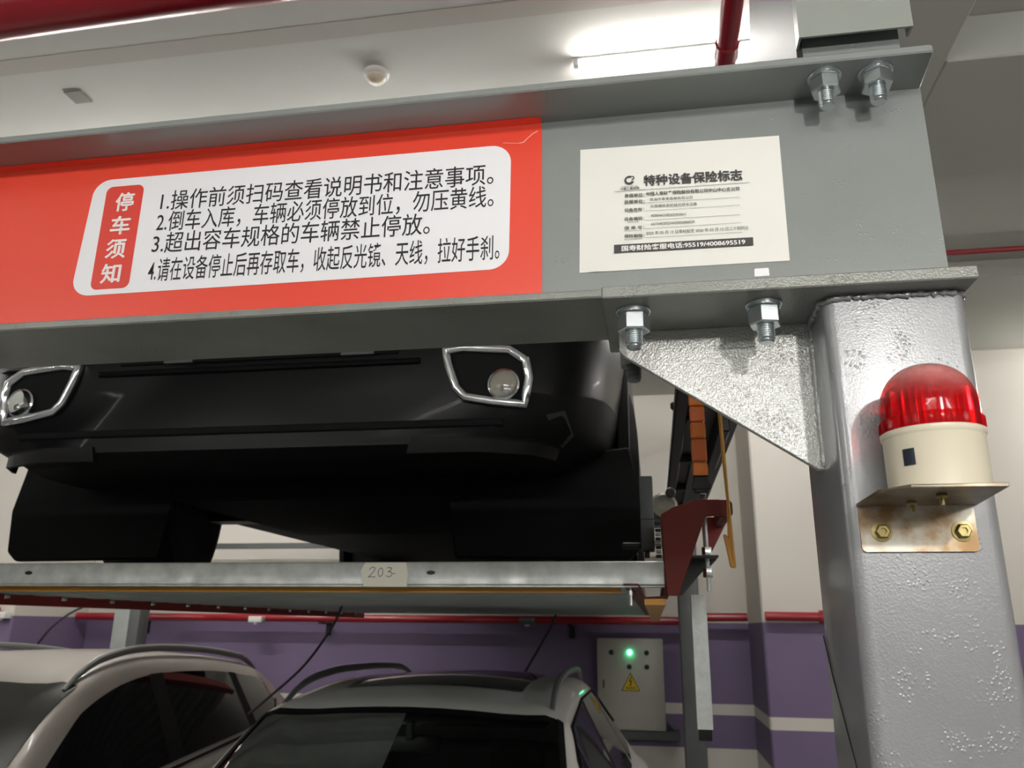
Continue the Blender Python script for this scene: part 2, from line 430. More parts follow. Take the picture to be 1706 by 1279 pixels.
keep_glow = M['tube_glow']; first = {}
for x, y, z, lab in ((-2.9, -2.1, 2.80, 'left of the aisle centre, first row'), (-.3, -2.1, 2.80, 'over the camera side of the aisle, first row'), (1.9, -2.1, 2.80, 'right of the aisle centre, first row'),
        (-5.5, -2.1, 2.80, 'far left of the aisle, first row'), (4.2, -2.1, 2.80, 'far right of the aisle, first row'),
        (-4.0, -3.6, 2.85, 'left in the back row of the aisle'), (-.6, -3.6, 2.85, 'middle of the back row of the aisle'), (2.6, -3.6, 2.85, 'right in the back row of the aisle'),
        (-4.2, -6.8, 3.35, 'left in the third row of the garage'), (-1.6, -6.8, 3.35, 'left of centre in the third row of the garage'), (1.0, -6.8, 3.35, 'right of centre in the third row of the garage'), (3.6, -6.8, 3.35, 'right in the third row of the garage'),
        (-3.0, -9.8, 3.35, 'left in the row farthest behind'), (-.4, -9.8, 3.35, 'middle of the row farthest behind'), (2.2, -9.8, 3.35, 'right in the row farthest behind'),
        (-3.4, 4.9, 3.35, 'added out of view by the rear wall on the left'), (-6.6, 2.5, 3.35, 'added out of view far left over the bays'), (-8.2, 4.2, 3.35, 'added out of view farthest left over the bays'),
        (3.6, 5.2, 3.35, 'added out of view by the rear wall on the right'), (.45, 4.3, 3.52, 'added out of view behind the silver post above the side beam')):  # tubes over the bays are unseen, added to brighten ceiling and rear wall
    lab = 'bare hung tube light '+lab
    kind_ = 'tube_bay_fill' if y > 0 else 'tube_aisle'; M['tube_glow'] = M[kind_]
    if kind_ not in first: first[kind_] = hung_tube(x, y, z, lab)
    else: dup(first[kind_], (x, y, z), lab)
M['tube_glow'] = keep_glow

M['tube_dim_fill'] = mat('dim_fill_tube', (1, 1, 1), .5, emit=((1.0, .97, .93), TUBE_STRENGTH*.45))  # weaker glow for fill tubes added behind the beam to lift the ceiling
def_glow = M['tube_glow']; M['tube_glow'] = M['tube_dim_fill']
hung_tube(-2.25, 3.02, 3.44, 'dimmer fill tube added out of view over the bonnet of the black car, left end')
hung_tube(-.85, 3.02, 3.44, 'dimmer fill tube added out of view over the bonnet of the black car, right end')
hung_tube(-3.9, 2.6, 3.35, 'dimmer fill tube added out of view over the gap left of the pallet')
M['tube_glow'] = def_glow
# smoke detector, junction cover ---------------------------------------------
t = thing('smoke_detector', 'small round white smoke detector on the ceiling', 'detector', (-.921, 2.372, ZC))
bm = B(); lathe(bm, [(.046, 0), (.046, -.010), (.040, -.016)], (-.921, 2.372, ZC), seg=28); obj('base', bm, M['tube_metal'], t)
bm = B(); lathe(bm, [(.034, -.016), (.034, -.026), (.026, -.036), (.012, -.041), (0, -.042)], (-.921, 2.372, ZC), seg=28); obj('sensing_head', bm, M['cream'], t)
bm = B(); box(bm, -2.125, -2.055, 2.29, 2.36, ZC-.006, ZC, .001)
tag(obj('junction_cover', bm, mat('grey_cover', rgb(120, 118, 108), .6)), 'small grey square cover plate on the ceiling', 'cover', kind='thing')

# fire pipes ---------------------------------------------------------------
t = thing('fire_main_pipe', 'thick glossy red fire pipe below the ceiling at the upper left', 'pipe', (-1.5, 1.50, 3.31), kind='thing')
bm = B(); tube(bm, [(-8, 1.625, 3.31), (.05, 1.465, 3.31)], .072, 28); obj('pipe_run', bm, M['red_plastic'], t)
bm = B()
lathe(bm, [(.074, -.035), (.083, -.03), (.083, .03), (.074, .035)], (-1.735, 1.50, 3.31), 'x', 28)
for s in (-1, 1): box(bm, -1.76, -1.71, 1.50+s*.085-.015, 1.50+s*.085+.015, 3.295, 3.325, .004)
obj('coupling', bm, M['red_plastic'], t)
t = thing('sprinkler_branch_pipe', 'thin dark red pipe crossing in front of the tube light', 'pipe', (.253, 2.0, 3.30), kind='thing')
bm = B(); tube(bm, [(.253, 1.30, 3.68), (.253, 1.30, 3.33), (.253, 1.33, 3.30), (.253, 6.4, 3.30)], .028, 18); obj('pipe_run', bm, M['red_plastic'], t)
bm = B(); lathe(bm, [(.029, -.03), (.033, -.026), (.033, .026), (.029, .03)], (.253, 1.93, 3.30), 'y', 18); obj('coupling', bm, M['red_plastic'], t)
bm = B(); tube(bm, [(.64, 3.62, 3.42), (6, 3.62, 3.42)], .014, 10)
tag(obj('thin_red_pipe', bm, M['red_plastic']), 'thin red pipe high behind the right end of the beam', 'pipe', kind='thing')
t = thing('wall_fire_pipe', 'red fire pipe running along the top of the purple wall band', 'pipe', (0, 6.6, 1.85), kind='thing')
bm = B(); tube(bm, [(-4.97, 6.62, 1.835), (.21, 6.62, 1.838), (.27, 6.62, 1.843), (.36, 6.62, 1.868), (.69, 6.62, 1.870)], .032, 14); obj('pipe_run', bm, M['red_plastic'], t)
for x in (-4.4, -2.72, -.66):
    bm = B(); box(bm, x-.02, x+.02, 6.6, 6.8, 1.79, 1.805, .002); box(bm, x-.02, x+.02, 6.77, 6.8, 1.70, 1.80, .002)
    obj('support_bracket', bm, M['black_steel'], t)
bm = B(); tube(bm, [(.725, 5.84, 1.868), (1.115, 5.84, 1.866)], .030, 14)
bm2 = B(); lathe(bm2, [(.03, -.03), (.044, -.028), (.044, .028), (.03, .03)], (1.10, 5.84, 1.866), 'x', 16)
tf = thing('left_pilaster_pipe', 'red pipe in front of the far left pilaster, with a white lamp', 'pipe', (-5.8, 5.84, 1.87), kind='thing')
b3 = B(); tube(b3, [(-6.6, 5.852, 1.868), (-5.10, 5.852, 1.868)], .030, 14); obj('pipe_run', b3, M['red_plastic'], tf)
t = thing('pilaster_fire_pipe', 'short red pipe along the front of the pilaster beside the post', 'pipe', (.9, 5.84, 1.866), kind='thing')
obj('pipe_run', bm, M['red_plastic'], t); obj('coupling', bm2, M['red_plastic'], t)

# ------------------------------------------------------------------ front frame
YW = .7935          # front face of the web
beam = thing('crossbeam', 'dark grey painted steel I-beam carrying the red notice', 'beam', (-.5, .7965, 2.088))
bm = B(); box(bm, -2.75, .2985, YW, YW+.006, 2.096, 2.332); obj('web', bm, M['beam_paint'], beam)
bm = B(); prism(bm, [(-2.75, .734), (.2920, .734), (.2950, .7365), (.2985, .79), (.2985, .859), (-2.75, .859)], 'z', 2.331, 2.340, .0015); obj('top_flange', bm, M['beam_paint'], beam)
bm = B(); box(bm, -2.75, .2985, .734, .859, 2.088, 2.097, .0015); obj('bottom_flange', bm, M['flange_edge'], beam)

column = thing('front_post', 'silver-grey square steel post carrying the red beacon', 'post', (.2265, .8125, 0))
bm = B(); box(bm, .165, .288, .735, .890, 0.0, 2.0765); es = [e for e in bm.edges if abs(e.verts[0].co.z-e.verts[1].co.z) > .5]
bmesh.ops.bevel(bm, geom=es, offset=.012, segments=5, affect='EDGES', profile=.5)
obj('post_tube', bm, M['column_paint'], column)
bm = B(); box(bm, -.038, .2905, .708, .868, 2.076, 2.088, .0012); obj('cap_plate', bm, M['flange_edge'], column)
bm = B(); prism(bm, [(-.026, 2.0765), (.166, 2.0765), (.166, 1.927), (.160, 1.927), (-.020, 2.049), (-.026, 2.055)], 'y', .803, .811, .0008); obj('gusset', bm, M['gusset_paint'], column)
# weld bead round the head of the post
bm = B(); pts = []; rad = []
path = [(.164, .84), (.164, .745), (.172, .734), (.20, .733), (.24, .733), (.276, .734), (.289, .744), (.289, .84)]
for a, b in zip(path, path[1:]):
    d = (Vector(b)-Vector(a)); n = max(2, int(d.length/.0025))
    for k in range(n):
        p = Vector(a)+d*(k/n); pts.append((p.x, p.y, 2.0745+random.uniform(-.0016, .0010))); rad.append(.0030+random.uniform(-.0012, .0012))
tube(bm, pts, rad, 8); obj('weld_bead', bm, M['column_paint'], column, 80)
bm = B(); pts = []; rad = []
for k in range(60): pts.append((.1645, .801+random.uniform(-.0005, .0005), 1.930+k*.0024)); rad.append(.0028+random.uniform(-.0006, .0008))
tube(bm, pts, rad, 7); obj('weld_bead', bm, M['gusset_paint'], column, 80)
# thin scored line and rust on the side
bm = B(); tube(bm, [(.1646, .885, 1.775), (.1646, .86, 1.74), (.1646, .80, 1.675), (.1646, .76, 1.63)], .0007, 5); obj('scored_line', bm, M['black_steel'], column)

upper = thing('upper_post', 'grey sheet-steel upper post standing on top of the beam', 'post', (.22, .85, 2.34))
bm = B()
prism(bm, [(.748, 2.3405), (1.045, 2.3405), (1.03, 2.60), (.985, 2.68), (.90, 3.68), (.748, 3.68)], 'x', .168, .174, .0008)
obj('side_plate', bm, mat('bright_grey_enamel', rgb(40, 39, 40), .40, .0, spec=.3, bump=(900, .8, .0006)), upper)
bm = B(); box(bm, .174, .270, .752, .758, 2.3405, 3.68); box(bm, .264, .270, .758, .90, 2.3405, 3.68); obj('inner_tube', bm, M['beam_paint'], upper)
bm = B(); box(bm, .168, .2775, .730, .7325, 2.360, 3.68); box(bm, .275, .2775, .7325, .746, 2.360, 3.68); box(bm, .168, .1705, .7325, .748, 2.360, 3.68)
obj('front_cover', bm, mat('grey_green_enamel', rgb(146, 150, 144), .35, vary=(5, .3, rgb(140, 144, 138))), upper)

# bolts ---------------------------------------------------------------------
def bolt(name, x, y, z, label, group, mm='zinc', nuts=1, rot=.3, wr=.0168):
    t = thing(name, label, 'bolt', (x, y, z), group)
    bm = B(); lathe(bm, [(.009, 0), (wr, 0), (wr, -.0025), (.0155, -.0027), (.0155, -.0052), (.009, -.0052)], (x, y, z), seg=36); obj('washer', bm, M[mm], t)
    bm = B(); hexa(bm, (x, y, z), .0156, -.0054, -.0054-.0155*nuts, rot, -.0 + .0016); obj('nut', bm, M[mm], t, 25)
    bm = B(); zs = -.0052-.0155*nuts; pr = [(.0078, zs+.004)]
    k = 0
    while k < 7:
        pr += [(.0083, zs-.0004-k*.0021), (.0068, zs-.0014-k*.0021)]; k += 1
    pr += [(.0074, zs-.0155), (.0062, zs-.0168), (0, zs-.0170)]
    lathe(bm, pr, (x, y, z), seg=26); obj('threaded_shank', bm, M[mm], t, 30)
    return t
bolt('hex_bolt', .1945, .757, 2.331, 'shiny zinc bolt and nut under the top flange, the one nearer the paper sign', 'bolts through the top flange', rot=.15)
bolt('hex_bolt', .2445, .757, 2.331, 'shiny zinc bolt and nut under the top flange, the one nearer the beam end', 'bolts through the top flange', rot=.50)
bolt('hex_bolt', -.0095, .742, 2.076, 'zinc bolt and nut at the free corner of the post head plate', 'bolts through the head plate', rot=.10, nuts=1.15)
bolt('hex_bolt', .1125, .742, 2.076, 'zinc bolt and nut between the gusset and the silver post', 'bolts through the head plate', rot=.22, nuts=1.15)
bolt('hex_bolt', -.0125, .845, 2.076, 'grey overpainted bolt hanging behind the tip of the gusset', 'bolts through the head plate', 'dirty_zinc', rot=.5, nuts=1.25)

# ------------------------------------------------------------------ banner
bn = thing('parking_notice_banner', 'long red parking notice with a white panel of four lines, stuck to the beam', 'banner', (-.5, YW, 2.21))
Yb = YW-.0006
bm = B(); plate(bm, [(-2.2, 2.0975), (-.1055, 2.0975), (-.1055, 2.3245), (-2.2, 2.3245)], Yb-.0004, .0004)
# top edge curls forward under the flange
pr = [(Yb-.0004, 2.3245), (Yb-.0022, 2.3285), (Yb-.0070, 2.3303), (Yb-.0125, 2.3305)]
for a, b in zip(pr, pr[1:]):
    bm.faces.new([bm.verts.new(q) for q in ((-2.2, a[0], a[1]), (-.1055, a[0], a[1]), (-.1055, b[0], b[1]), (-2.2, b[0], b[1]))])
bmesh.ops.remove_doubles(bm, verts=bm.verts, dist=.00001)
obj('red_sheet', bm, M['red_vinyl'], bn)
def arc(cx, cz, rx, rz, a0, a1, n=9):
    return [(cx+rx*math.cos(R(a0+(a1-a0)*i/n)), cz+rz*math.sin(R(a0+(a1-a0)*i/n))) for i in range(n+1)]
Yp = Yb-.0008
bm = B()
plate(bm, arc(-.1635, 2.2835, .0228, .0222, 90, 0) + arc(-.1640, 2.174, .0225, .0222, 0, -90) + arc(-.6470, 2.1725, .0235, .0215, 270, 180) + arc(-.6420, 2.283, .0230, .0225, 176, 90), Yp-.0003, .0003)
obj('white_panel', bm, M['white_vinyl'], bn)
bm = B(); plate(bm, rrect(-.6460, -.5958, 2.1578, 2.2948, .0085), Yp-.0007, .0003); obj('red_label_box', bm, M['red_pill'], bn)
for ch, (x0, z0, x1, z1) in zip('停车须知', ((-.6305, 2.2600, -.6068, 2.2850), (-.6318, 2.2287, -.6066, 2.2530), (-.6330, 2.1970, -.6073, 2.2220), (-.6338, 2.1652, -.6090, 2.1900))):
    text(ch, x0, x1, z0, z1, Yp-.0010, M['white_ink'], bn, 'character', .018)
Yt = Yp-.0006
text('1.操作前须扫码查看说明书和注意事项。', -.5700, -.1603, 2.2560, 2.2830, Yt, M['black_ink'], bn, 'text_line', .004)
text('2.倒车入库，车辆必须停放到位，勿压黄线。', -.5715, -.1598, 2.2272, 2.2552, Yt, M['black_ink'], bn, 'text_line', .004)
text('3.超出容车规格的车辆禁止停放。', -.5730, -.2320, 2.1995, 2.2268, Yt, M['black_ink'], bn, 'text_line', .004)
text('4.请在设备停止后再存取车，收起反光镜、天线，拉好手刹。', -.5730, -.1522, 2.1625, 2.1935, Yt, M['black_ink'], bn, 'text_line', .004)
def stroke(bm, pts, w, y):
    for a, b in zip(pts, pts[1:]):
        a, b = Vector(a), Vector(b); d = (b-a); 
        if d.length < 1e-7: continue
        n = Vector((-d.y, d.x)).normalized()*w/2; e = d.normalized()*w*.35
        plate(bm, [tuple(a-e+n), tuple(a-e-n), tuple(b+e-n), tuple(b+e+n)], y)
bm = B(); stroke(bm, [(-.1105, 2.3200), (-.1160, 2.3170), (-.1215, 2.3120), (-.1265, 2.3070), (-.1310, 2.3062)], .0011, Yp-.0002)
stroke(bm, [(-.1310, 2.3062), (-.138, 2.3068), (-.150, 2.3085)], .0006, Yp-.0002); obj('crease', bm, mat('crease_white', rgb(250, 190, 170), .4), bn)

# insurance paper ------------------------------------------------------------
sg = thing('insurance_sign', 'white paper insurance sign with black print stuck on the beam', 'sign', (.04, YW, 2.14))
bm = B()
nx, nz = 26, 18
c = [(-.0622, 2.2913), (.1510, 2.2880), (.1497, 2.1414), (-.0653, 2.1419)]
grid = []
for i in range(nx+1):
    row = []
    for j in range(nz+1):
        u, v = i/nx, j/nz
        x = (c[3][0]*(1-u)+c[2][0]*u)*(1-v)+(c[0][0]*(1-u)+c[1][0]*u)*v
        z = (c[3][1]*(1-u)+c[2][1]*u)*(1-v)+(c[0][1]*(1-u)+c[1][1]*u)*v
        # diagonal crease at the lower left corner
        d = (x+.0653)*.62-(z-2.1419)
        lift = .0011*math.exp(-(d-.012)**2/.000012)*(1 if z < 2.175 else 0) if u < .35 else 0
        row.append(bm.verts.new((x, YW-.0008-lift, z)))
    grid.append(row)
for i in range(nx):
    for j in range(nz): bm.faces.new((grid[i][j], grid[i+1][j], grid[i+1][j+1], grid[i][j+1]))
obj('paper_sheet', bm, M['paper'], sg, 60)
Ys = YW-.0021
T = lambda s, a, b, h, mm='dark_ink', bold=0.0, y=Ys: text(s, a[0], b[0], a[1], a[1]+h, y, M[mm], sg, 'text_line', bold, zr=b[1])
T('特种设备保险标志', (.0062, 2.2392), (.1094, 2.2372), .0129, 'dark_ink', .022)
T('CHINA LIFE P&C', (-.0184, 2.2391), (.0001, 2.2387), .0019, 'grey_ink', .0)
T('中国人寿财险', (-.0192, 2.2363), (.0012, 2.2360), .0026, 'dark_ink', .008)
for i, s in enumerate(('承保单位：', '投保单位：')):
    a, b = ((-.0152, 2.2266), (.0064, 2.2262)) if i == 0 else ((-.0155, 2.2190), (.0060, 2.2184))
    T(s, a, b, .0047, 'dark_ink', .012)
T('中国人寿财产保险股份有限公司中山中心支公司', (.0082, 2.2268), (.1054, 2.2250), .0047, 'dark_ink', .014)
T('珠海市粤奥电梯有限公司', (.0117, 2.2203), (.0567, 2.2195), .0037, 'dark_ink', 0)
for s, a, b in (('设备类型：', (-.0157, 2.2097), (.0050, 2.2090)), ('设备编码：', (-.0161, 2.1990), (.0050, 2.1984)), ('保 单 号：', (-.0164, 2.1883), (.0046, 2.1878)), ('保险期限：', (-.0167, 2.1788), (.0044, 2.1780))):
    T(s, a, b, .0042, 'dark_ink', .006)
for s, a, b in (('Device type', (-.0122, 2.2078), (-.0008, 2.2077)), ('Device code', (-.0125, 2.1964), (-.0012, 2.1963)), ('Insurance policy No.', (-.0165, 2.1860), (.0026, 2.1857)), ('Insurance time limit', (-.0167, 2.1763), (.0023, 2.1760))):
    T(s, a, b, .0018, 'grey_ink', 0)
T('升降横移类机械式停车设备', (.0119, 2.2120), (.0611, 2.2110), .0040, 'dark_ink', 0)
T('400044338202303011', (.0120, 2.2013), (.0488, 2.2003), .0032, 'dark_ink', 0)
T('6615402025442005000020', (.0120, 2.1913), (.0574, 2.1907), .0032, 'dark_ink', 0)
T('2025 年 05 月 13 日零时起至 2026 年 03 月 12 日二十四时止', (.0064, 2.1804), (.1118, 2.1790), .0043, 'dark_ink', 0)
bm = B()
for a, b in (((-.0261, 2.2351), (.1164, 2.2337)), ((.0041, 2.2185), (.1054, 2.2173)), ((.0058, 2.2089), (.1045, 2.2079)), ((.0059, 2.1979), (.1040, 2.1967)), ((.0051, 2.1880), (.1045, 2.1873)), ((.0051, 2.1774), (.1047, 2.1764))):
    stroke(bm, [a, b], .00045 if a[0] < 0 else .00030, Ys)
obj('ruled_lines', bm, M['grey_ink'], sg, None)
bm = B(); plate(bm, [(-.0278, 2.1714), (-.0280, 2.1616), (.1150, 2.1606), (.1153, 2.1697)], Ys); obj('dark_bar', bm, M['dark_ink'], sg, None)
T('国寿财险客服电话:95519/4008695519', (-.0198, 2.1632), (.1070, 2.1620), .0064, 'white_ink', .020, Ys-.0002)
# ring emblem
bm = B()
def ring(cx, cz, r0, r1, a0, a1, n=26, w0=1, w1=1):
    prev = None
    for i in range(n+1):
        t_ = i/n; a = R(a0+(a1-a0)*t_); k = w0+(w1-w0)*t_; rm = (r0+r1)/2; h = (r1-r0)/2*k
        p, q = (cx+(rm-h)*math.cos(a), cz+(rm-h)*math.sin(a)), (cx+(rm+h)*math.cos(a), cz+(rm+h)*math.sin(a))
        if prev: plate(bm, [prev[0], prev[1], q, p], Ys)
        prev = (p, q)
ring(-.0094, 2.2478, .0028, .0056, 70, 335, 26, .55, 1.0)
ring(-.0062, 2.2503, .0012, .0026, -110, 160, 18, 1.0, .5)
ring(-.0086, 2.2515, .0010, .0018, 0, 180, 10, .6, 1.0)
obj('emblem', bm, M['dark_ink'], sg, None)
bm = B(); plate(bm, [(.1142, 2.1338), (.1150, 2.1349), (.1278, 2.1349), (.1284, 2.1336), (.1286, 2.1261), (.1138, 2.1261)], YW-.0006, .0006)
tag(obj('small_white_sticker', bm, M['white_vinyl']), 'tiny white sticker at the foot of the beam web below the paper sign', 'sticker', kind='thing')

# ------------------------------------------------------------------ beacon and bracket
zb = 1.8845
br = thing('angle_bracket', 'stained zinc angle bracket bolted to the silver post', 'bracket', (.22, .735, 1.843))
bm = B(); plate(bm, rrect(.174, .2655, 1.8435, 1.884, .004, 4), .7320, .0026); obj('upright_plate', bm, M['bracket'], br)
bm = B(); prism(bm, [(.1735, .7346), (.2690, .7346), (.2575, .637), (.1905, .637), (.1735, .662)], 'z', 1.8815, zb, .0004); obj('shelf_plate', bm, mat('tarnished_zinc_plate', rgb(138, 128, 112), .35, .6, vary=(30, .15, rgb(100, 84, 64))), br)
for x in (.191, .254):
    bm = B(); lathe(bm, [(.0085, 0), (.0085, -.0012), (.006, -.0014)], (x, .7322, 1.860), 'y', 26)
    b_ = obj('bolt_washer', bm, M['brass'], br)
    bm = B(); lathe(bm, [(.0062, -.0014), (.0062, -.005), (.0052, -.0062), (.0028, -.0062), (.0026, -.0045), (0, -.0045)], (x, .7322, 1.860), 'y', 6); obj('bolt_head', bm, M['brass'], br)
for x, y in ((.221, .668), (.210, .706)):
    bm = B(); hexa(bm, (x, y, 1.8815), .0045, 0, -.0030, .2, .0004); lathe(bm, [(.0019, -.003), (.0019, -.0085), (0, -.009)], (x, y, 1.8815), seg=10); obj('screw', bm, M['brass'], br)

cx, cy = .2255, .6835
bc = thing('warning_beacon', 'red-domed warning beacon with cream base on the stained bracket', 'beacon', (cx, cy, zb))
bm = B(); lathe(bm, [(.0362, 0), (.0372, .001), (.0374, .042), (.0380, .0432), (.0388, .0444), (.0388, .0478), (.0374, .0486)], (cx, cy, zb), seg=64); obj('base', bm, M['cream'], bc)
bm = B()   # dome shell
prof = [(.0370, .0486), (.0370, .068)]
for i in range(1, 15):
    a = R(90*i/14); prof.append((.0370*math.cos(a)**.88 if i < 14 else 0, .068+.0375*math.sin(a)))
lathe(bm, prof, (cx, cy, zb), seg=72); obj('dome', bm, M['dome'], bc, 40)
bm = B()   # ribbed collar
seg = 60; rings = []
for k, z in enumerate((.0488, .0502, .0572, .0590)):
    rr = []
    for i in range(seg*2):
        a = 2*math.pi*i/(seg*2); rad_ = (.0390 if (i//2) % 2 else .0376) if k in (1, 2) else .0372
        rr.append(bm.verts.new((cx+rad_*math.cos(a), cy+rad_*math.sin(a), zb+z)))
    rings.append(rr)
for a, b in zip(rings, rings[1:]):
    for i in range(seg*2): bm.faces.new((a[i], a[(i+1) % (seg*2)], b[(i+1) % (seg*2)], b[i]))
obj('ribbed_collar', bm, M['dome'], bc, 20)
bm = B()   # fluted inner lens
seg = 34; rings = []
for k, (z, s) in enumerate(((.050, 1), (.082, .98), (.086, .90), (.088, .2))):
    rr = []
    for i in range(seg*2):
        a = 2*math.pi*i/(seg*2); rad_ = (.0325 if i % 2 else .0285)*s
        rr.append(bm.verts.new((cx+rad_*math.cos(a), cy+rad_*math.sin(a), zb+z)))
    rings.append(rr)
for a, b in zip(rings, rings[1:]):
    for i in range(seg*2): bm.faces.new((a[i], a[(i+1) % (seg*2)], b[(i+1) % (seg*2)], b[i]))
obj('fluted_lens', bm, mat('red_fluted_lens', (.45, .07, .07), .12, coat=.5), bc, 15)
bm = B()   # dark square decal on the base
for i in range(4):
    a0, a1 = R(216+i*3.6), R(216+(i+1)*3.6)
    q = [(cx+.0379*math.cos(a), cy+.0379*math.sin(a), zb+z) for a, z in ((a0, .018), (a1, .018), (a1, .031), (a0, .031))]
    bm.faces.new([bm.verts.new(p) for p in q])
obj('dark_decal', bm, mat('dark_foil', rgb(40, 48, 60), .3, .3), bc)

# ------------------------------------------------------------------ upper pallet
Y0, Y1, XP0, XP1 = 1.75, 5.86, -2.12, .022
pal = thing('parking_pallet', 'galvanised upper parking pallet marked 203 under the black car', 'pallet', (-1.05, 3.8, 1.84))
bm = B()
prism(bm, [(Y0+.003, 1.915), (Y0, 1.912), (Y0, 1.868), (Y0+.004, 1.865), (Y0+.004, 1.8625), (Y0+.03, 1.8625), (Y0+.03, 1.866), (Y0+.008, 1.868), (Y0+.004, 1.874), (Y0+.004, 1.907), (Y0+.008, 1.911), (Y0+.05, 1.911), (Y0+.05, 1.915)], 'x', XP0+.04, XP1)
obj('front_rail', bm, M['galv'], pal, 50)
for x in (-1.461, -.477):
    bm = B(); plate(bm, [(x+.010*math.cos(R(a)), 1.892+.0045*math.sin(R(a))) for a in range(0, 360, 24)], Y0-.0004, .0004); obj('slot_hole', bm, M['black_steel'], pal)
bm = B(); box(bm, XP0+.06, -.07, 1.800, 1.806, 1.852, 1.868); obj('amber_strip', bm, M['amber'], pal)
NP = 15; W_ = (Y1-Y0-.06)/NP
plank = None
for i in range(NP):
    y = Y0+.055+i*W_
    if plank is None:
        bm = B(); t_ = .0018
        q = [(0, 1.905), (.05*W_/.27, 1.905), (.065*W_/.27, 1.868), (.125*W_/.27, 1.868), (.14*W_/.27, 1.905), (.18*W_/.27, 1.905), (.195*W_/.27, 1.868), (.255*W_/.27, 1.868), (W_-.001, 1.9045)]
        pts = [(y+a, b) for a, b in q] + [(y+a, b-t_) for a, b in reversed(q)]
        prism(bm, pts, 'x', XP0+.03, -.03); plank = obj('deck_plank', bm, M['galv_dull'], pal, 20)
    else:
        p2 = plank.copy(); COL.objects.link(p2); p2.parent = pal; p2.location = (0, i*W_, 0)
# side beams
bm = B(); prism(bm, [(-2.14, 1.834), (-2.085, 1.834), (-2.085, 1.8375), (-2.1365, 1.8375), (-2.1365, 1.90), (-2.14, 1.90)], 'y', Y0+.02, Y1); box(bm, -2.1365, -2.085, Y0+.02, Y1, 1.8375, 1.868)
obj('side_beam', bm, M['dark_red'], pal)
for i in range(NP):
    y = Y0+.12+i*W_
    bm = B(); hexa(bm, (-2.076, y, 1.865), .010, 0, -.012, .3); obj('bolt', bm, M['zinc'], pal)
bm = B()
o_ = [(-.063, 1.866), (-.034, 1.866), (-.028, 1.857), (-.0215, 1.8395), (.0245, 1.842), (.0245, 1.90)]
i_ = [(.0215, 1.90), (.0215, 1.8445), (-.0185, 1.8425), (-.0245, 1.858), (-.0315, 1.869), (-.063, 1.869)]
prism(bm, o_+i_, 'y', Y0-.008, Y1); obj('side_beam', bm, M['orange_red'], pal)
bm = B(); box(bm, -.0205, .0225, Y0-.006, Y1-.02, 1.826, 1.8395, .001); obj('beam_lip', bm, M['amber'], pal)
bm = B(); lathe(bm, [(.006, 0), (.006, .02), (.009, .02), (.009, .030), (.004, .031), (.004, .036)], (-.048, Y0+.03, 1.826), seg=12); obj('bolt', bm, M['zinc'], pal)

# 203 tape
tp = thing('number_tape', 'white paper tape handwritten 203 on the pallet rail', 'label', (-.58, Y0, 1.862))
bm = B(); plate(bm, [(-.627, 1.8620), (-.5290, 1.8618), (-.5275, 1.889), (-.5335, 1.9135), (-.6270, 1.9135), (-.6365, 1.896)], Y0-.0012, .001); obj('tape_strip', bm, M['tape'], tp)
bm = B(); yq = Y0-.0014
stroke(bm, [(-.6160, 1.8985), (-.6125, 1.9025), (-.6070, 1.9040), (-.6035, 1.9010), (-.6055, 1.8950), (-.6110, 1.8890), (-.6180, 1.8820), (-.6110, 1.8835), (-.6020, 1.8822)], .0016, yq)
stroke(bm, [(-.5885, 1.9020), (-.5930, 1.9000), (-.5960, 1.8940), (-.5955, 1.8870), (-.5915, 1.8832), (-.5870, 1.8860), (-.5850, 1.8920), (-.5860, 1.8985), (-.5890, 1.9020)], .0015, yq)
stroke(bm, [(-.5755, 1.9020), (-.5700, 1.9030), (-.5650, 1.9015), (-.5690, 1.8960), (-.5735, 1.8935), (-.5670, 1.8935), (-.5640, 1.8895), (-.5660, 1.8845), (-.5720, 1.8830), (-.5775, 1.8850)], .0015, yq)
stroke(bm, [(-.5640, 1.8895), (-.5560, 1.8905)], .0011, yq)
obj('handwriting', bm, mat('pencil', rgb(90, 86, 80), .7), tp, None)

# ------------------------------------------------------------------ lifting gear at the right end
hg = thing('lifting_bracket', 'red oxide steel lifting bracket at the right end of the pallet', 'bracket', (.06, 1.73, 1.844))
bm = B(); prism(bm, [(.020, 2.008), (.045, 2.022), (.092, 2.037), (.140, 2.037), (.140, 2.004), (.110, 2.002), (.093, 1.959), (.049, 1.844), (.026, 1.844), (.023, 1.919)], 'y', 1.718, 1.724, .0008); obj('front_plate', bm, M['orange_red'], hg)
bm = B(); prism(bm, [(.140, 2.037), (.160, 2.037), (.166, 2.030), (.166, 2.008), (.160, 2.002), (.140, 2.002)], 'y', 1.724, 1.90, .001)
obj('top_tube', bm, M['orange_red'], hg)
bm = B(); prism(bm, [(.020, 2.008), (.023, 1.919), (.026, 1.844), (.029, 1.844), (.027, 1.919), (.024, 2.008)], 'y', 1.7245, 1.92)
obj('side_plate', bm, M['orange_red'], hg)
bm = B(); prism(bm, [(.113, 2.024), (.163, 2.024), (.164, 2.006), (.128, 1.940), (.114, 1.958)], 'y', 1.90, 1.91); obj('rear_plate', bm, M['dark_red'], hg)
bm = B(); prism(bm, [(.078, 1.926), (.133, 1.926), (.133, 1.921), (.120, 1.908), (.102, 1.896), (.058, 1.848), (.048, 1.848)], 'y', 1.80, 1.806, .0006); box(bm, .078, .133, 1.74, 1.80, 1.922, 1.926); obj('stop_plate', bm, mat('dark_green_grey', rgb(52, 58, 58), .45), hg)

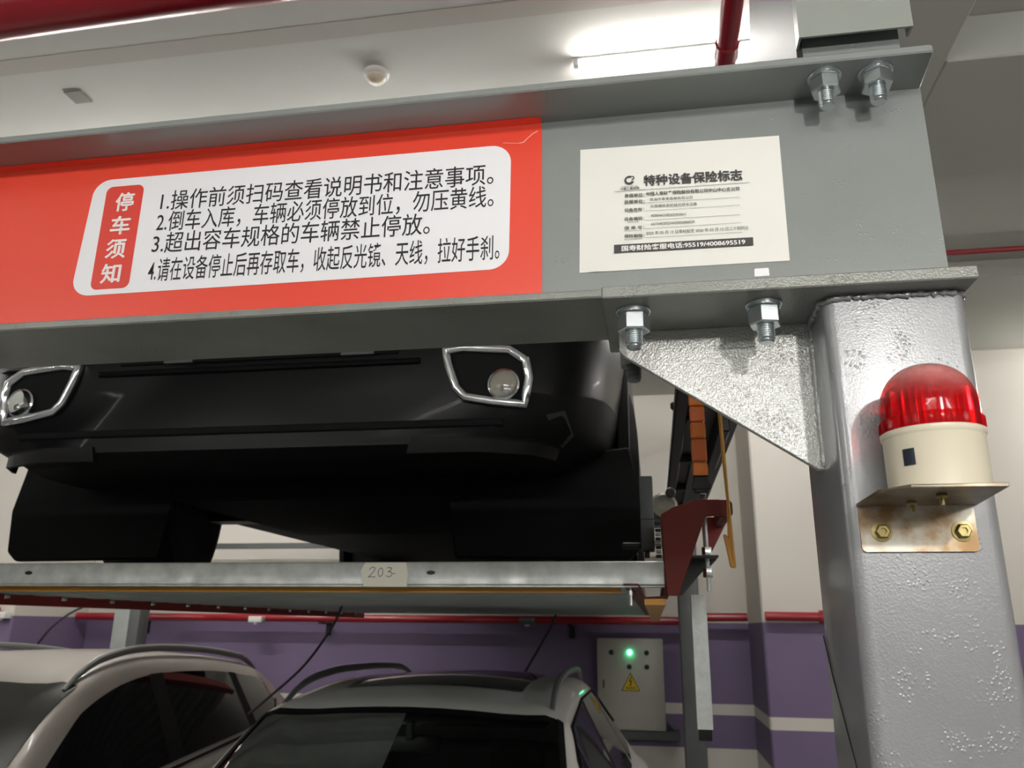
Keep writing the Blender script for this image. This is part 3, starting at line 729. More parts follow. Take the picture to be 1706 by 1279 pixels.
st = thing('lifting_chain', 'orange-wrapped lifting chain hanging to the red bracket', 'chain', (.107, 1.75, 2.04))
zt = 2.42; k = 0
while zt > 2.10:
    L_ = .036 if k % 3 else .052
    bm = B(); box(bm, .0915-(zt-2.08)*.004, .1225, 1.742, 1.762, zt-L_+.002, zt, .003); obj('link_sleeve', bm, M['orange'] if k % 2 else mat('deep_orange_wrap', rgb(196, 96, 40), .3, coat=.5), st)
    zt -= L_; k += 1
zs = zt
for (rx, a, b) in ((.016, 2.094, 2.072), (.019, 2.076, 2.062), (.014, 2.064, 2.055)):
    bm = B(); box(bm, .107-rx, .107+rx, 1.742, 1.762, b, a, .002); obj('chain_link', bm, M['black_steel'], st)
bm = B(); pr = [(.0065, 2.056)]
for q in range(12): pr += [(.0065, 2.054-q*.004), (.0055, 2.052-q*.004)]
lathe(bm, [(r_, h-2.0) for r_, h in pr], (.110, 1.752, 2.0), seg=12); obj('threaded_rod', bm, M['zinc'], st)

rd = thing('tension_rod', 'thin steel rod with two nuts below the red bracket', 'rod', (.111, 1.80, 1.88))
bm = B(); tube(bm, [(.112, 1.775, 2.01), (.1125, 1.775, 1.855)], .0045, 10); obj('rod', bm, M['galv'], rd)
for z in (1.935, 1.893):
    bm = B(); hexa(bm, (.112, 1.775, z), .0105, -.010, .010, .2); obj('nut', bm, M['zinc'], rd)
hk = thing('safety_hook', 'long amber-painted safety hook bar beside the chain', 'hook', (.15, 1.66, 1.9))
bm = B(); prism(bm, [(.1415, 2.30), (.1485, 2.30), (.1525, 2.115), (.1545, 2.029), (.1565, 1.979), (.1590, 1.896), (.1560, 1.894), (.1485, 1.896), (.1385, 1.9585), (.1430, 1.9595), (.1470, 1.952), (.1490, 2.03), (.1455, 2.115)], 'y', 1.655, 1.667, .0012); obj('hook_bar', bm, M['amber'], hk)
bm = B(); prism(bm, [(.1455, 2.23), (.1480, 2.23), (.1535, 2.03), (.1572, 1.91), (.1545, 1.91), (.1515, 2.03)], 'y', 1.652, 1.655); obj('raised_edge', bm, mat('pale_amber', rgb(205, 158, 70), .4), hk)

lb = thing('limit_switch_box', 'grey plastic limit switch box beside the black car', 'switch', (-.01, 1.94, 1.95))
bm = B(); box(bm, -.025, .006, 1.90, 1.97, 1.952, 2.122, .003, 2); obj('case', bm, mat('grey_box', rgb(84, 88, 88), .5), lb)
bm = B(); box(bm, -.0255, .0065, 1.899, 1.971, 2.020, 2.022); obj('case_seam', bm, M['black_steel'], lb)
bm = B(); lathe(bm, [(.006, 0), (.006, -.016)], (-.012, 1.93, 1.952), seg=10); obj('cable_gland', bm, M['black_plastic'], lb)
bm = B(); box(bm, -.07, -.025, 1.93, 1.945, 1.958, 1.972, .003); obj('actuator_arm', bm, M['black_steel'], lb)
mo = thing('chain_wheel_unit', 'small tan motor and chain wheel behind the grey switch box', 'motor', (.03, 2.12, 1.98))
bm = B(); lathe(bm, [(0, -.05), (.028, -.05), (.036, -.035), (.036, .03), (.026, .045), (0, .045)], (.032, 2.12, 2.075), 'y', 20); obj('motor_body', bm, mat('tan_casting', rgb(150, 148, 134), .5, vary=(40, .2, rgb(120, 116, 104))), mo)
bm = B(); lathe(bm, [(0, -.01), (.010, -.01), (.013, 0), (.010, .01), (0, .01)], (.050, 2.05, 2.105), 'y', 12); obj('wheel', bm, M['black_steel'], mo)
for k in range(9):
    z = 2.035-k*.0105
    bm = B(); box(bm, .008, .022, 2.06, 2.07, z-.004, z+.004, .0015); obj('chain_roller', bm, M['zinc'] if k % 2 else M['black_steel'], mo)
bm = B(); box(bm, .0, .055, 2.02, 2.14, 2.028, 2.036); obj('motor_bracket', bm, M['rear_steel'], mo)
ro = thing('roller_bracket', 'dark roller with dangling pin below the long side beam', 'roller', (.10, 2.6, 2.44))
bm = B(); box(bm, .098, .125, 2.58, 2.64, 2.448, 2.505, .003); obj('block', bm, M['black_steel'], ro)
bm = B(); lathe(bm, [(.008, -.022), (.014, -.016), (.014, 0)], (.098, 2.61, 2.478), 'x', 14); obj('pin', bm, M['black_steel'], ro)
bm = B(); tube(bm, [(.083, 2.60, 2.475), (.088, 2.60, 2.43), (.098, 2.60, 2.385)], .0022, 6); obj('hanging_wire', bm, M['black_steel'], ro)

sb = thing('side_beam', 'long dark steel side beam running back from the front post', 'beam', (.15, 3.5, 2.30))
bm = B(); box(bm, .135, .235, .90, 5.86, 2.300, 2.309, .001); box(bm, .182, .188, .90, 5.86, 2.309, 2.328); box(bm, .135, .235, .90, 5.86, 2.328, 2.335, .001); obj('grey_section', bm, M['rear_steel'], sb)
bm = B(); box(bm, .068, .100, .95, 5.86, 2.297, 2.335, .003); box(bm, .100, .135, .95, 5.86, 2.312, 2.33); obj('black_guide_rail', bm, M['black_steel'], sb)
for k in range(8):
    y = 1.5+k*.55
    bm = B(); box(bm, .098, .136, y, y+.04, 2.290, 2.312, .002); obj('rail_clamp', bm, M['black_steel'], sb)
bm = B(); box(bm, .17, .20, 2.0, 2.5, 2.245, 2.30, .004); obj('hanger_block', bm, M['black_steel'], sb)

rp = thing('rear_post', 'dark grey steel rear post beside the electric cabinet', 'post', (.23, 5.95, 0))
bm = B(); box(bm, .160, .303, 5.90, 6.04, 0, 2.62, .012, 3); obj('post_tube', bm, M['rear_steel'], rp)
fp = thing('far_left_post', 'grey steel post behind the champagne car', 'post', (-4.0, 5.95, 0))
bm = B(); box(bm, -4.12, -3.99, 5.90, 6.04, 0, 2.62, .010, 3); obj('post_tube', bm, M['galv_dull'], fp)
bm = B(); box(bm, -3.992, -3.905, 5.905, 6.035, 0, 2.62, .004, 2); obj('dark_channel', bm, M['rear_steel'], fp)
bm = B(); box(bm, -3.90, .155, 6.545, 6.59, 2.40, 2.445, .003)
tag(obj('rear_crossbar', bm, M['rear_steel']), 'dark horizontal bar seen between the black car wheels', 'bar', kind='thing')
ch = thing('cable_channel', 'shiny galvanised channel hanging below the red bracket', 'channel', (.095, 1.9, 1.57))
bm = B()
q = [(.080, 1.900), (.1125, 1.900), (.1125, 1.93), (.1105, 1.93), (.1105, 1.902), (.082, 1.902), (.082, 1.93), (.080, 1.93)]
prism(bm, q, 'z', 1.576, 1.853)
obj('channel_sheet', bm, M['galv'], ch)
bm = B(); prism(bm, [(1.903, 1.60), (1.93, 1.60), (1.93, 1.556), (1.915, 1.552), (1.903, 1.574)], 'x', .0825, .1100); obj('rubber_end', bm, M['black_plastic'], ch)

# ------------------------------------------------------------------ electric cabinet on the rear wall
eb = thing('electric_cabinet', 'pale grey electric cabinet with green lamp and warning triangle', 'cabinet', (-.2, 6.7, 1.05))
bm = B(); box(bm, -.452, .049, 6.60, 6.795, 1.050, 1.705, .004, 2); obj('case', bm, M['cabinet'], eb)
bm = B(); box(bm, -.425, .047, 6.584, 6.60, 1.056, 1.699, .003, 2); obj('door', bm, M['cabinet'], eb)
def button(x, z, m, nm='button'):
    b2 = B(); lathe(b2, [(.019, 0), (.019, -.008), (.013, -.012), (.013, -.022), (.010, -.025), (0, -.025)], (x, 6.584, z), 'y', 18); return obj(nm, b2, m, eb)
for x, z in ((-.342, 1.603), (-.075, 1.603), (-.208, 1.501), (-.077, 1.501)): button(x, z, M['black_plastic'])
o_ = button(-.203, 1.604, M['led'], 'indicator_lamp'); o_['label'] = 'glowing green indicator lamp'
bm = B(); plate(bm, [(-.201, 1.462), (-.276, 1.326), (-.130, 1.326)], 6.5825, .0012); wt = obj('warning_triangle', bm, M['yellow_label'], eb)
bm = B(); yt = 6.5818
stroke(bm, [(-.201, 1.455), (-.270, 1.330), (-.136, 1.330), (-.201, 1.455)], .005, yt)
stroke(bm, [(-.197, 1.425), (-.210, 1.398), (-.196, 1.398), (-.205, 1.366)], .007, yt)
plate(bm, [(-.205, 1.360), (-.212, 1.372), (-.198, 1.372)], yt)
obj('bolt_symbol', bm, M['black_ink'], wt, None)
text('有电危险', -.238, -.166, 1.341, 1.357, yt, M['black_ink'], wt, 'warning_text', .01)
bm = B(); box(bm, -.412, -.398, 6.572, 6.584, 1.345, 1.405, .003); obj('door_lock', bm, M['dirty_zinc'], eb)
sh = thing('cabinet_shelf', 'dark steel angle shelf carrying the electric cabinet', 'shelf', (-.1, 6.7, 1.0))
bm = B(); box(bm, -.30, .15, 6.595, 6.80, .985, 1.0495, .004); obj('angle_bar', bm, M['rear_steel'], sh)
bm = B(); prism(bm, [(.055, 1.05), (.115, 1.05), (.055, 1.115)], 'y', 6.66, 6.67); obj('gusset', bm, M['black_steel'], sh)

# small fittings along the wall pipe and loose cables -----------------------------
for x, y, z, lab in ((-5.05, 5.845, 1.83, 'white emergency lamp on the red pipe, farthest left'), (-3.264, 6.56, 1.822, 'white emergency lamp under the dark red pallet beam'), (-.99, 6.56, 1.828, 'grey junction box under the pallet near the thin cable')):
    t = thing('pipe_lamp', lab, 'lamp', (x, y, z))
    bm = B(); box(bm, x-.06, x+.06, y-.04, y+.04, z-.025, z+.025, .008, 2); obj('housing', bm, M['tube_metal'] if 'white' in lab else M['dirty_zinc'], t)
    bm = B(); lathe(bm, [(.020, 0), (.018, -.014), (0, -.018)], (x, y-.01, z-.025), seg=14); obj('lens', bm, M['cream'], t)
def cable(pts, lab, r=.007):
    P_ = []
    for i in range(len(pts)-1):
        for k in range(6):
            t_ = k/6
            p0 = Vector(pts[max(i-1, 0)]); p1 = Vector(pts[i]); p2 = Vector(pts[i+1]); p3 = Vector(pts[min(i+2, len(pts)-1)])
            P_.append(.5*((2*p1)+(p2-p0)*t_+(2*p0-5*p1+4*p2-p3)*t_*t_+(3*p1-p0-3*p2+p3)*t_**3))
    P_.append(Vector(pts[-1]))
    b2 = B(); tube(b2, P_, r, 8)
    tag(obj('hanging_cable', b2, M['wire']), lab, 'cable', kind='thing')
cable([(-4.10, 5.902, 1.99), (-4.20, 5.6, 1.88), (-4.31, 5.5, 1.76), (-4.426, 5.5, 1.615), (-4.46, 5.5, 1.57)], 'black cable slanting down behind the far left car roof', .008)
cable([(-1.35, 3.5, 1.861), (-1.372, 3.5, 1.804), (-1.425, 3.5, 1.715), (-1.52, 3.5, 1.595), (-1.685, 3.5, 1.454), (-1.74, 3.5, 1.41)], 'black cable sagging between the two parked cars', .0055)
cable([(-.64, 5.5, 1.861), (-.70, 5.5, 1.74), (-.843, 5.5, 1.507), (-.87, 5.5, 1.47)], 'black cable hanging behind the silver car roof', .008)

# ------------------------------------------------------------------ cars
def catmull(a, b, c, d, t):
    return .5*((2*b)+(c-a)*t+(2*a-5*b+4*c-d)*t*t+(3*b-a-3*c+d)*t**3)

class Shell:
    """car body surface S(s, v): s metres from the nose, v 0 (underside centre) .. 8 (roof centre), half section."""
    def __init__(self, st, cx, yn, zo):
        self.st = sorted(st); self.cx, self.yn, self.zo = cx, yn, zo
    def params(self, s):
        st = self.st; n = len(st)
        if s <= st[0][0]: return list(st[0][1:])
        if s >= st[-1][0]: return list(st[-1][1:])
        i = max(k for k in range(n-1) if st[k][0] <= s)
        t = (s-st[i][0])/(st[i+1][0]-st[i][0])
        out = []
        for j in range(1, len(st[0])):
            b, c = st[i][j], st[i+1][j]
            h = st[i+1][0]-st[i][0]
            mb = (c-st[i-1][j])/(st[i+1][0]-st[i-1][0]) if i > 0 else (c-b)/h
            mc = (st[i+2][j]-b)/(st[i+2][0]-st[i][0]) if i+2 < n else (c-b)/h
            d = (c-b)/h
            if d == 0: mb = mc = 0
            else:      # monotone
                mb = 0 if mb*d < 0 else (min(abs(mb), 3*abs(d))*(1 if d > 0 else -1))
                mc = 0 if mc*d < 0 else (min(abs(mc), 3*abs(d))*(1 if d > 0 else -1))
            t2, t3 = t*t, t*t*t
            out.append(b*(2*t3-3*t2+1)+h*mb*(t3-2*t2+t)+c*(-2*t3+3*t2)+h*mc*(t3-t2))
        return out
    def section(self, s):
        zb, w_, w5, z5, w6, z6, z8 = self.params(s)
        return [(0, zb), (.80*w_, zb), (.95*w_, zb+.07), (w_, zb+.45*(z5-zb)), (.99*w_, z5-.12*(z5-zb)), (w5, z5), (w6, z6), (.62*w6, z6+.72*(z8-z6)), (0, z8)]
    def at(self, s, v, side=1, off=0.0):
        c = self.section(s); i = min(int(v), 7); t = v-i
        a = c[max(i-1, 0)]; b = c[i]; d = c[i+1]; e = c[min(i+2, 8)]
        if i == 7: e = (-d[0]+2*0, c[7][1]); e = (-c[7][0], c[7][1])
        if i in (0, 1): x = b[0]+(d[0]-b[0])*t; z = b[1]+(d[1]-b[1])*t
        else:
            if i == 5: a = (b[0]+(b[0]-d[0])*.9, b[1]+(b[1]-d[1])*.9)      # crisp waist line
            if i == 4: e = (d[0]+(d[0]-b[0])*.6-.02, d[1]+(d[1]-b[1])*.5)
            if i == 5: e = (d[0]-.06, d[1]+(d[1]-b[1])*.35)
            x = catmull(a[0], b[0], d[0], e[0], t); z = catmull(a[1], b[1], d[1], e[1], t)
        p = Vector((self.cx+side*x, self.yn+s, self.zo+z))
        if off:
            e1 = self.at(s+.01, v, side); e2 = self.at(s, min(v+.03, 8) if v < 7.96 else v-.03, side)
            n = (e1-p).cross(e2-p)
            if n.length > 1e-12:
                n.normalize()
                ctr = Vector((self.cx, self.yn+s, self.zo+c[5][1]*.8))
                if n.dot(p-ctr) < 0: n = -n
                p = p+n*off
        return p

def frange(a, b, n): return [a+(b-a)*i/n for i in range(n+1)]

def body_mesh(sh, hole=None, ns=90, dark=False):
    bm = B(); S = []
    s0, s1 = sh.st[0][0], sh.st[-1][0]
    S = sorted(set([round(x, 4) for x in frange(s0, s1, ns)]+([hole[0], hole[1]] if hole else [])))
    V = sorted(set([round(x, 3) for x in frange(0, 8, 40)]+([hole[2]] if hole else [])))
    rows = []
    for s in S:
        row = [bm.verts.new(sh.at(s, v, -1)) for v in V[:-1]]+[bm.verts.new(sh.at(s, 8, 1))]+[bm.verts.new(sh.at(s, v, 1)) for v in V[:-1][::-1]]
        rows.append(row)
    n = len(rows[0]); Vf = V[:-1]+[8]+V[:-1][::-1]
    for i in range(len(S)-1):
        sm = (S[i]+S[i+1])/2
        for j in range(n-1):
            vm = (Vf[j]+Vf[j+1])/2
            if hole and hole[0] < sm < hole[1] and vm > hole[2]: continue
            bm.faces.new((rows[i][j], rows[i+1][j], rows[i+1][j+1], rows[i][j+1]))
    bm.faces.new(rows[0]); bm.faces.new(rows[-1][::-1])
    bm.faces.ensure_lookup_table(); low = 1.9 if not dark else 2.6
    k = 0
    for i in range(len(S)-1):
        sm = (S[i]+S[i+1])/2
        for j in range(n-1):
            vm = (Vf[j]+Vf[j+1])/2
            if hole and hole[0] < sm < hole[1] and vm > hole[2]: continue
            if vm < low: bm.faces[k].material_index = 1
            k += 1
    bmesh.ops.remove_doubles(bm, verts=bm.verts, dist=.0001)
    bmesh.ops.recalc_face_normals(bm, faces=bm.faces)
    return bm

def patch(sh, outline, off, side, n=24, th=0.0):
    """patch between lower(u) and upper(u) v-curves: outline = [(s, vlo, vhi), ...]."""
    bm = B(); rows = []
    o = outline; ss = frange(o[0][0], o[-1][0], n)
    for s in ss:
        k = max(i for i in range(len(o)-1) if o[i][0] <= s+1e-9)
        t = (s-o[k][0])/(o[k+1][0]-o[k][0]); lo = o[k][1]+(o[k+1][1]-o[k][1])*t; hi = o[k][2]+(o[k+1][2]-o[k][2])*t
        rows.append([bm.verts.new(sh.at(s, lo+(hi-lo)*q/6, side, off)) for q in range(7)])
    for a, b in zip(rows, rows[1:]):
        for q in range(6):
            try: bm.faces.new((a[q], b[q], b[q+1], a[q+1]))
            except ValueError: pass
    bmesh.ops.remove_doubles(bm, verts=bm.verts, dist=.00005)
    return bm

def wheel(par, x, y, z, r, wd, side, steer=0):
    bm = B(); h = wd/2
    lathe(bm, [(r*.66, -h*.9), (r*.80, -h), (r*.95, -h*.94), (r, -h*.72), (r, h*.72), (r*.95, h*.94), (r*.80, h), (r*.66, h*.9)], (x, y, z), 'x', 44)
    turn = Matrix.Rotation(R(steer), 3, 'Z'); bmesh.ops.rotate(bm, verts=bm.verts, cent=(x, y, z), matrix=turn)
    ty = obj('wheel', bm, M['tyre'], par)
    bm = B(); lathe(bm, [(r*.66, side*h*.9), (r*.62, side*h*.86), (r*.60, side*h*.2), (0, side*h*.2)], (x, y, z), 'x', 32)
    for k in range(5):
        a = 2*math.pi*k/5; n0 = len(bm.verts)
        box(bm, x+side*h*.35, x+side*h*.75, y-.03, y+.03, z, z+r*.60, .006); rot_last(bm, n0, (x, y, z), Matrix.Rotation(a, 3, 'X'))
    lathe(bm, [(.05, side*h*.3), (.045, side*h*.8), (0, side*h*.82)], (x, y, z), 'x', 16)
    bmesh.ops.rotate(bm, verts=bm.verts, cent=(x, y, z), matrix=turn); obj('rim', bm, M['alloy'], ty)

def car(name, label, cx, yn, zo, st, paint, wins, wheels_s, r=.335, rails=None, hole=None, rear=None, loc_y=2.3, track=.765, steer=0):
    sh = Shell(st, cx, yn, zo)
    t = thing(name, label, 'car', (cx, yn+loc_y, zo))
    bd = obj('body', body_mesh(sh, hole, dark=(zo > 1)), [paint, M['trim_black']], t, 38)
    for nm, side, ol, mm in wins:
        for sd in ((-1, 1) if side == 0 else (side,)):
            obj(nm, patch(sh, ol, .004, sd), mm, t, 60)
    for s in wheels_s:
        for sd in (-1, 1):
            wheel(t, cx+sd*track, yn+s, zo+r, r, .225 if zo < 1 else .26, sd, steer if s < 2 else 0)
            bm = B(); prev = None
            w_ = sh.params(s)[1]
            lathe(bm, [(r+.055, -.02), (r+.06, .012), (r+.02, .014), (r+.02, -.02)], (cx+sd*(w_-.012), yn+s, zo+r+.01), 'x', 40)
            for v in [v for v in bm.verts if v.co.z < zo+.18]: v.co.z = zo+.18+(v.co.z-zo-.18)*.05
            obj('wheel_arch', bm, M['trim_black'], t)
    return sh, t, bd

SUV = [  # s, zb, w, w5, z5, w6, z6, z8
 (0.00, .34, .60, .52, .74, .42, .80, .82),
 (0.05, .28, .72, .66, .82, .52, .88, .90),
 (0.16, .25, .82, .75, .89, .60, .95, .98),
 (0.40, .24, .885, .80, .93, .66, 1.00, 1.03),
 (0.90, .24, .905, .83, .98, .68, 1.05, 1.08),
 (1.30, .24, .905, .85, 1.02, .70, 1.08, 1.13),
 (1.42, .24, .905, .85, 1.03, .70, 1.15, 1.21),
 (1.92, .24, .905, .84, 1.05, .625, 1.44, 1.50),
 (2.05, .24, .905, .84, 1.05, .61, 1.475, 1.545),
 (2.60, .24, .905, .84, 1.06, .60, 1.52, 1.60),
 (3.30, .24, .905, .83, 1.08, .585, 1.51, 1.59),
 (3.85, .24, .900, .82, 1.10, .565, 1.46, 1.54),
 (4.05, .26, .890, .80, 1.10, .56, 1.42, 1.49),
 (4.35, .28, .860, .77, 1.04, .60, 1.12, 1.15),
 (4.45, .32, .820, .74, .96, .58, 1.02, 1.04),
 (4.52, .36, .740, .66, .86, .52, .92, .94)]
G = M['glass_dark']
# --- silver SUV on the ground bay under the pallet
DZ = -0.035; yn = 1.30
sh, t, bd = car('parked_car', 'silver SUV parked head-on below the pallet, with roof rails', -.95, yn, DZ, SUV, M['silver_car'],
   [('side_window', 0, [(1.60, 5.16, 5.30), (1.70, 5.14, 5.62), (2.0, 5.12, 5.92), (2.55, 5.12, 5.93)], G), ('side_window', 0, [(2.62, 5.12, 5.93), (3.35, 5.13, 5.92)], G),
    ('quarter_window', 0, [(3.42, 5.14, 5.91), (3.75, 5.22, 5.80), (3.86, 5.40, 5.62)], G),
    ('door_pillar', 0, [(2.54, 5.12, 5.935), (2.63, 5.12, 5.935)], M['trim_black']), ('rear_window', 0, [(4.06, 6.35, 8.0), (4.32, 6.35, 8.0)], G), ('sunroof', 0, [(2.28, 6.95, 8.0), (3.35, 6.95, 8.0)], G)],
   (.86, 3.52), hole=(1.36, 1.95, 6.10), loc_y=2.3)
bm = patch(sh, [(1.362, 6.11, 8.0), (1.948, 6.11, 8.0)], .001, 1); b2 = patch(sh, [(1.362, 6.11, 8.0), (1.948, 6.11, 8.0)], .001, -1)
me = bpy.data.meshes.new('t'); b2.to_mesh(me); bm.from_mesh(me); b2.free()
bmesh.ops.remove_doubles(bm, verts=bm.verts, dist=.0005)
ws = obj('windscreen', bm, M['clear'], t, 60)
bm = B()
for sd in (-1, 1):   # black ceramic border
    b2 = patch(sh, [(1.362, 6.11, 6.22), (1.948, 6.11, 6.22)], .003, sd); b2.to_mesh(me); bm.from_mesh(me); b2.free()
    b2 = patch(sh, [(1.915, 6.11, 8.0), (1.948, 6.11, 8.0)], .003, sd); b2.to_mesh(me); bm.from_mesh(me); b2.free()
obj('black_border', bm, M['trim_black'], ws, 60)
for sd in (-1, 1):   # door window surround line
    bm = B(); tube(bm, [sh.at(s, v, sd, .004) for s, v in ((1.60, 5.3), (1.70, 5.64), (1.85, 5.85), (2.0, 5.95), (2.6, 5.96), (3.35, 5.95), (3.75, 5.83), (3.87, 5.5))], .007, 6)
    obj('window_trim', bm, M['trim_black'], t)
for sd in (-1, 1):
    bm = B(); pts = []
    for k in range(21):
        s = 2.02+(3.75-2.02)*k/20; q = min(1, min(k, 20-k)/2.5)
        p = sh.at(s, 6.30, sd, 0); pts.append((p.x, p.y, p.z-.004+.052*q**.6))
    tube(bm, pts, [.010+.006*min(1, min(k, 20-k)/3) for k in range(21)], 10)
    obj('roof_rail', bm, M['rail'], t)
bm = B()   # interior
box(bm, -1.62, -.28, yn+1.55, yn+1.70, .70, .93, .04, 3); obj('dashboard', bm, M['seat'], t)
for x in (-1.30, -.60):
    bm = B(); box(bm, x-.24, x+.24, yn+2.30, yn+2.46, .50, 1.12, .05, 3); box(bm, x-.12, x+.12, yn+2.36, yn+2.44, 1.15, 1.32, .03, 3); obj('front_seat', bm, M['seat'], t)
bm = B(); box(bm, -1.60, -.30, yn+3.2, yn+3.4, .5, 1.20, .05, 3); obj('rear_seat', bm, M['seat'], t)
bm = B(); box(bm, -1.07, -.83, yn+1.98, yn+2.0, 1.315, 1.375, .012, 2); box(bm, -.965, -.935, yn+1.955, yn+1.99, 1.36, 1.43, .006)
obj('rear_view_mirror', bm, M['black_plastic'], t)
bm = B(); box(bm, -1.46, -.44, yn+2.06, yn+3.9, 1.405, 1.415); obj('headliner', bm, mat('grey_headliner', rgb(90, 88, 82), .9), t)
bm = B(); box(bm, -1.52, -.38, yn+1.30, yn+4.0, .40, .50); obj('cabin_floor', bm, M['seat'], t)
for sd in (-1, 1):
    bm = B(); c = Vector((-.95+sd*.94, yn+1.72, .99)); 
    lathe(bm, [(0, -.05), (.05, -.045), (.075, -.01), (.07, .03), (0, .035)], (0, 0, 0), 'y', 20)
    bmesh.ops.scale(bm, vec=(1.45, 1, 1), verts=bm.verts); bmesh.ops.translate(bm, vec=c, verts=bm.verts)
    box(bm, c.x-(.05 if sd > 0 else -.0)-.03, c.x+(.05 if sd < 0 else 0)+.03, c.y-.015, c.y+.015, .93, .96, .004)
    obj('wing_mirror', bm, M['silver_car'], t)
    bm = patch(sh, [(.10, 4.9, 5.9), (.35, 5.05, 5.8), (.55, 5.2, 5.6)], .006, sd); obj('headlamp', bm, mat('headlamp_glass', rgb(190, 195, 198), .08, .3), t)
bm = B(); box(bm, -1.35, -.55, yn-.012, yn+.02, .55, .72, .01, 2); obj('grille', bm, M['trim_black'], t)

# --- champagne coupe-SUV in the bay to the left
yn = 1.62; cxl = -3.16
SUV2 = [(s, zb, w_+.01, w5+.01, z5*1.0, w6+.015, z6*1.0, z8) for (s, zb, w_, w5, z5, w6, z6, z8) in SUV]
SUV2 = [
 (0.00, .34, .60, .52, .74, .42, .80, .82), (0.05, .28, .72, .66, .82, .52, .88, .90), (0.16, .25, .82, .75, .89, .60, .95, .98),
 (0.40, .24, .90, .81, .93, .66, 1.00, 1.03), (0.90, .24, .92, .84, .98, .69, 1.05, 1.08), (1.20, .24, .92, .87, 1.03, .72, 1.09, 1.14),
 (1.32, .24, .92, .87, 1.05, .72, 1.17, 1.22), (1.60, .24, .92, .865, 1.07, .695, 1.40, 1.44), (1.85, .24, .92, .86, 1.09, .675, 1.525, 1.565), (2.15, .24, .92, .86, 1.11, .655, 1.585, 1.635),
 (2.45, .24, .92, .86, 1.14, .645, 1.60, 1.66), (2.90, .24, .92, .85, 1.18, .635, 1.585, 1.655), (3.30, .24, .92, .84, 1.22, .625, 1.55, 1.63), (3.55, .25, .91, .83, 1.25, .615, 1.515, 1.60),
 (3.75, .26, .90, .82, 1.26, .61, 1.45, 1.53), (3.95, .28, .88, .80, 1.20, .61, 1.28, 1.33), (4.10, .30, .86, .78, 1.10, .60, 1.16, 1.18), (4.25, .34, .80, .70, .95, .54, 1.0, 1.02)]
sh2, t2, bd2 = car('parked_car', 'champagne-grey car with curved roof and dark side windows, at the lower left', cxl, yn, -.02, SUV2, M['grey_car'],
   [('side_window', 0, [(1.30, 5.05, 5.10), (1.45, 5.08, 5.55), (1.75, 5.08, 5.80), (2.05, 5.08, 5.86), (2.30, 5.08, 5.88)], G),
    ('side_window', 0, [(2.40, 5.08, 5.88), (2.9, 5.08, 5.87), (3.12, 5.08, 5.85)], G),
    ('quarter_window', 0, [(3.19, 5.08, 5.84), (3.45, 5.16, 5.80), (3.55, 5.34, 5.68)], G),
    ('door_pillar', 0, [(2.29, 5.08, 5.885), (2.41, 5.08, 5.885)], M['trim_black']), ('door_pillar', 0, [(3.11, 5.08, 5.86), (3.20, 5.08, 5.85)], M['trim_black']),
    ('windscreen', 0, [(1.24, 6.15, 8.0), (1.80, 6.15, 8.0)], G), ('rear_window', 0, [(3.76, 6.3, 8), (3.93, 6.3, 8)], G)],
   (.86, 3.45), loc_y=2.1, track=.79)
for sd in (-1, 1):
    bm = B(); pts = []
    for k in range(27):
        s = 1.75+(3.65-1.75)*k/26; q = min(1, min(k, 26-k)/3.0)
        p = sh2.at(s, 6.28, sd, 0); pts.append((p.x, p.y, p.z-.004+.040*q**.6))
    tube(bm, pts, [.011+.008*min(1, min(k, 26-k)/3) for k in range(27)], 10)
    obj('roof_rail', bm, M['rail'], t2)
    bm = B(); tube(bm, [sh2.at(s, v, sd, .003) for s, v in ((1.32, 5.02), (2.0, 5.02), (3.1, 5.02), (3.45, 5.10), (3.57, 5.34))], .008, 6); obj('window_trim', bm, M['trim_black'], t2)
    bm = patch(sh2, [(.10, 4.9, 5.9), (.35, 5.05, 5.8), (.55, 5.2, 5.6)], .006, sd); obj('headlamp', bm, mat('headlamp_glass', rgb(190, 195, 198), .08, .3), t2)

# --- black SUV on the pallet
PZ = 1.905; yn = 1.93; cb = -1.035
K = 1.08
SUV3 = [
 (0.00, .315, .74, .68, .70, .56, .78, .80), (0.03, .29, .82, .74, .76, .62, .84, .86), (0.10, .285, .88, .80, .83, .68, .92, .94),
 (0.22, .285, .93, .84, .90, .72, .98, 1.0), (0.45, .29, .955, .87, .95, .73, 1.02, 1.05)] + [(q[0]*1.02, .30, q[2]*K, q[3]*K, q[4], q[5]*K, q[6], q[7]) for q in SUV[4:]]
sh3, t3, bd3 = car('lifted_car', 'black SUV standing on the upper pallet, seen from below its front bumper', cb, yn, PZ, SUV3, M['black_car'],
   [('side_window', 0, [(1.60, 5.16, 5.30), (1.70, 5.14, 5.62), (2.0, 5.12, 5.92), (2.55, 5.12, 5.93)], G), ('side_window', 0, [(2.62, 5.12, 5.93), (3.35, 5.13, 5.92)], G),
    ('windscreen', 0, [(1.40, 6.12, 8.0), (1.97, 6.12, 8.0)], G), ('rear_window', 0, [(4.15, 6.35, 8.0), (4.42, 6.35, 8.0)], G)],
   (.92, 3.62), r=.375, loc_y=2.3, track=.80, steer=14)
deps = bpy.context.evaluated_depsgraph_get()
_b = B(); _b.from_mesh(bd3.data); bmesh.ops.translate(_b, verts=_b.verts, vec=t3.location); tree = BVHTree.FromBMesh(_b); _b.free()
def front_y(x, z):
    z = max(z, PZ+.325)
    h = tree.ray_cast(Vector((x, 0, z)), Vector((0, 1, 0)))
    return h[0].y if h[0] else yn+.3
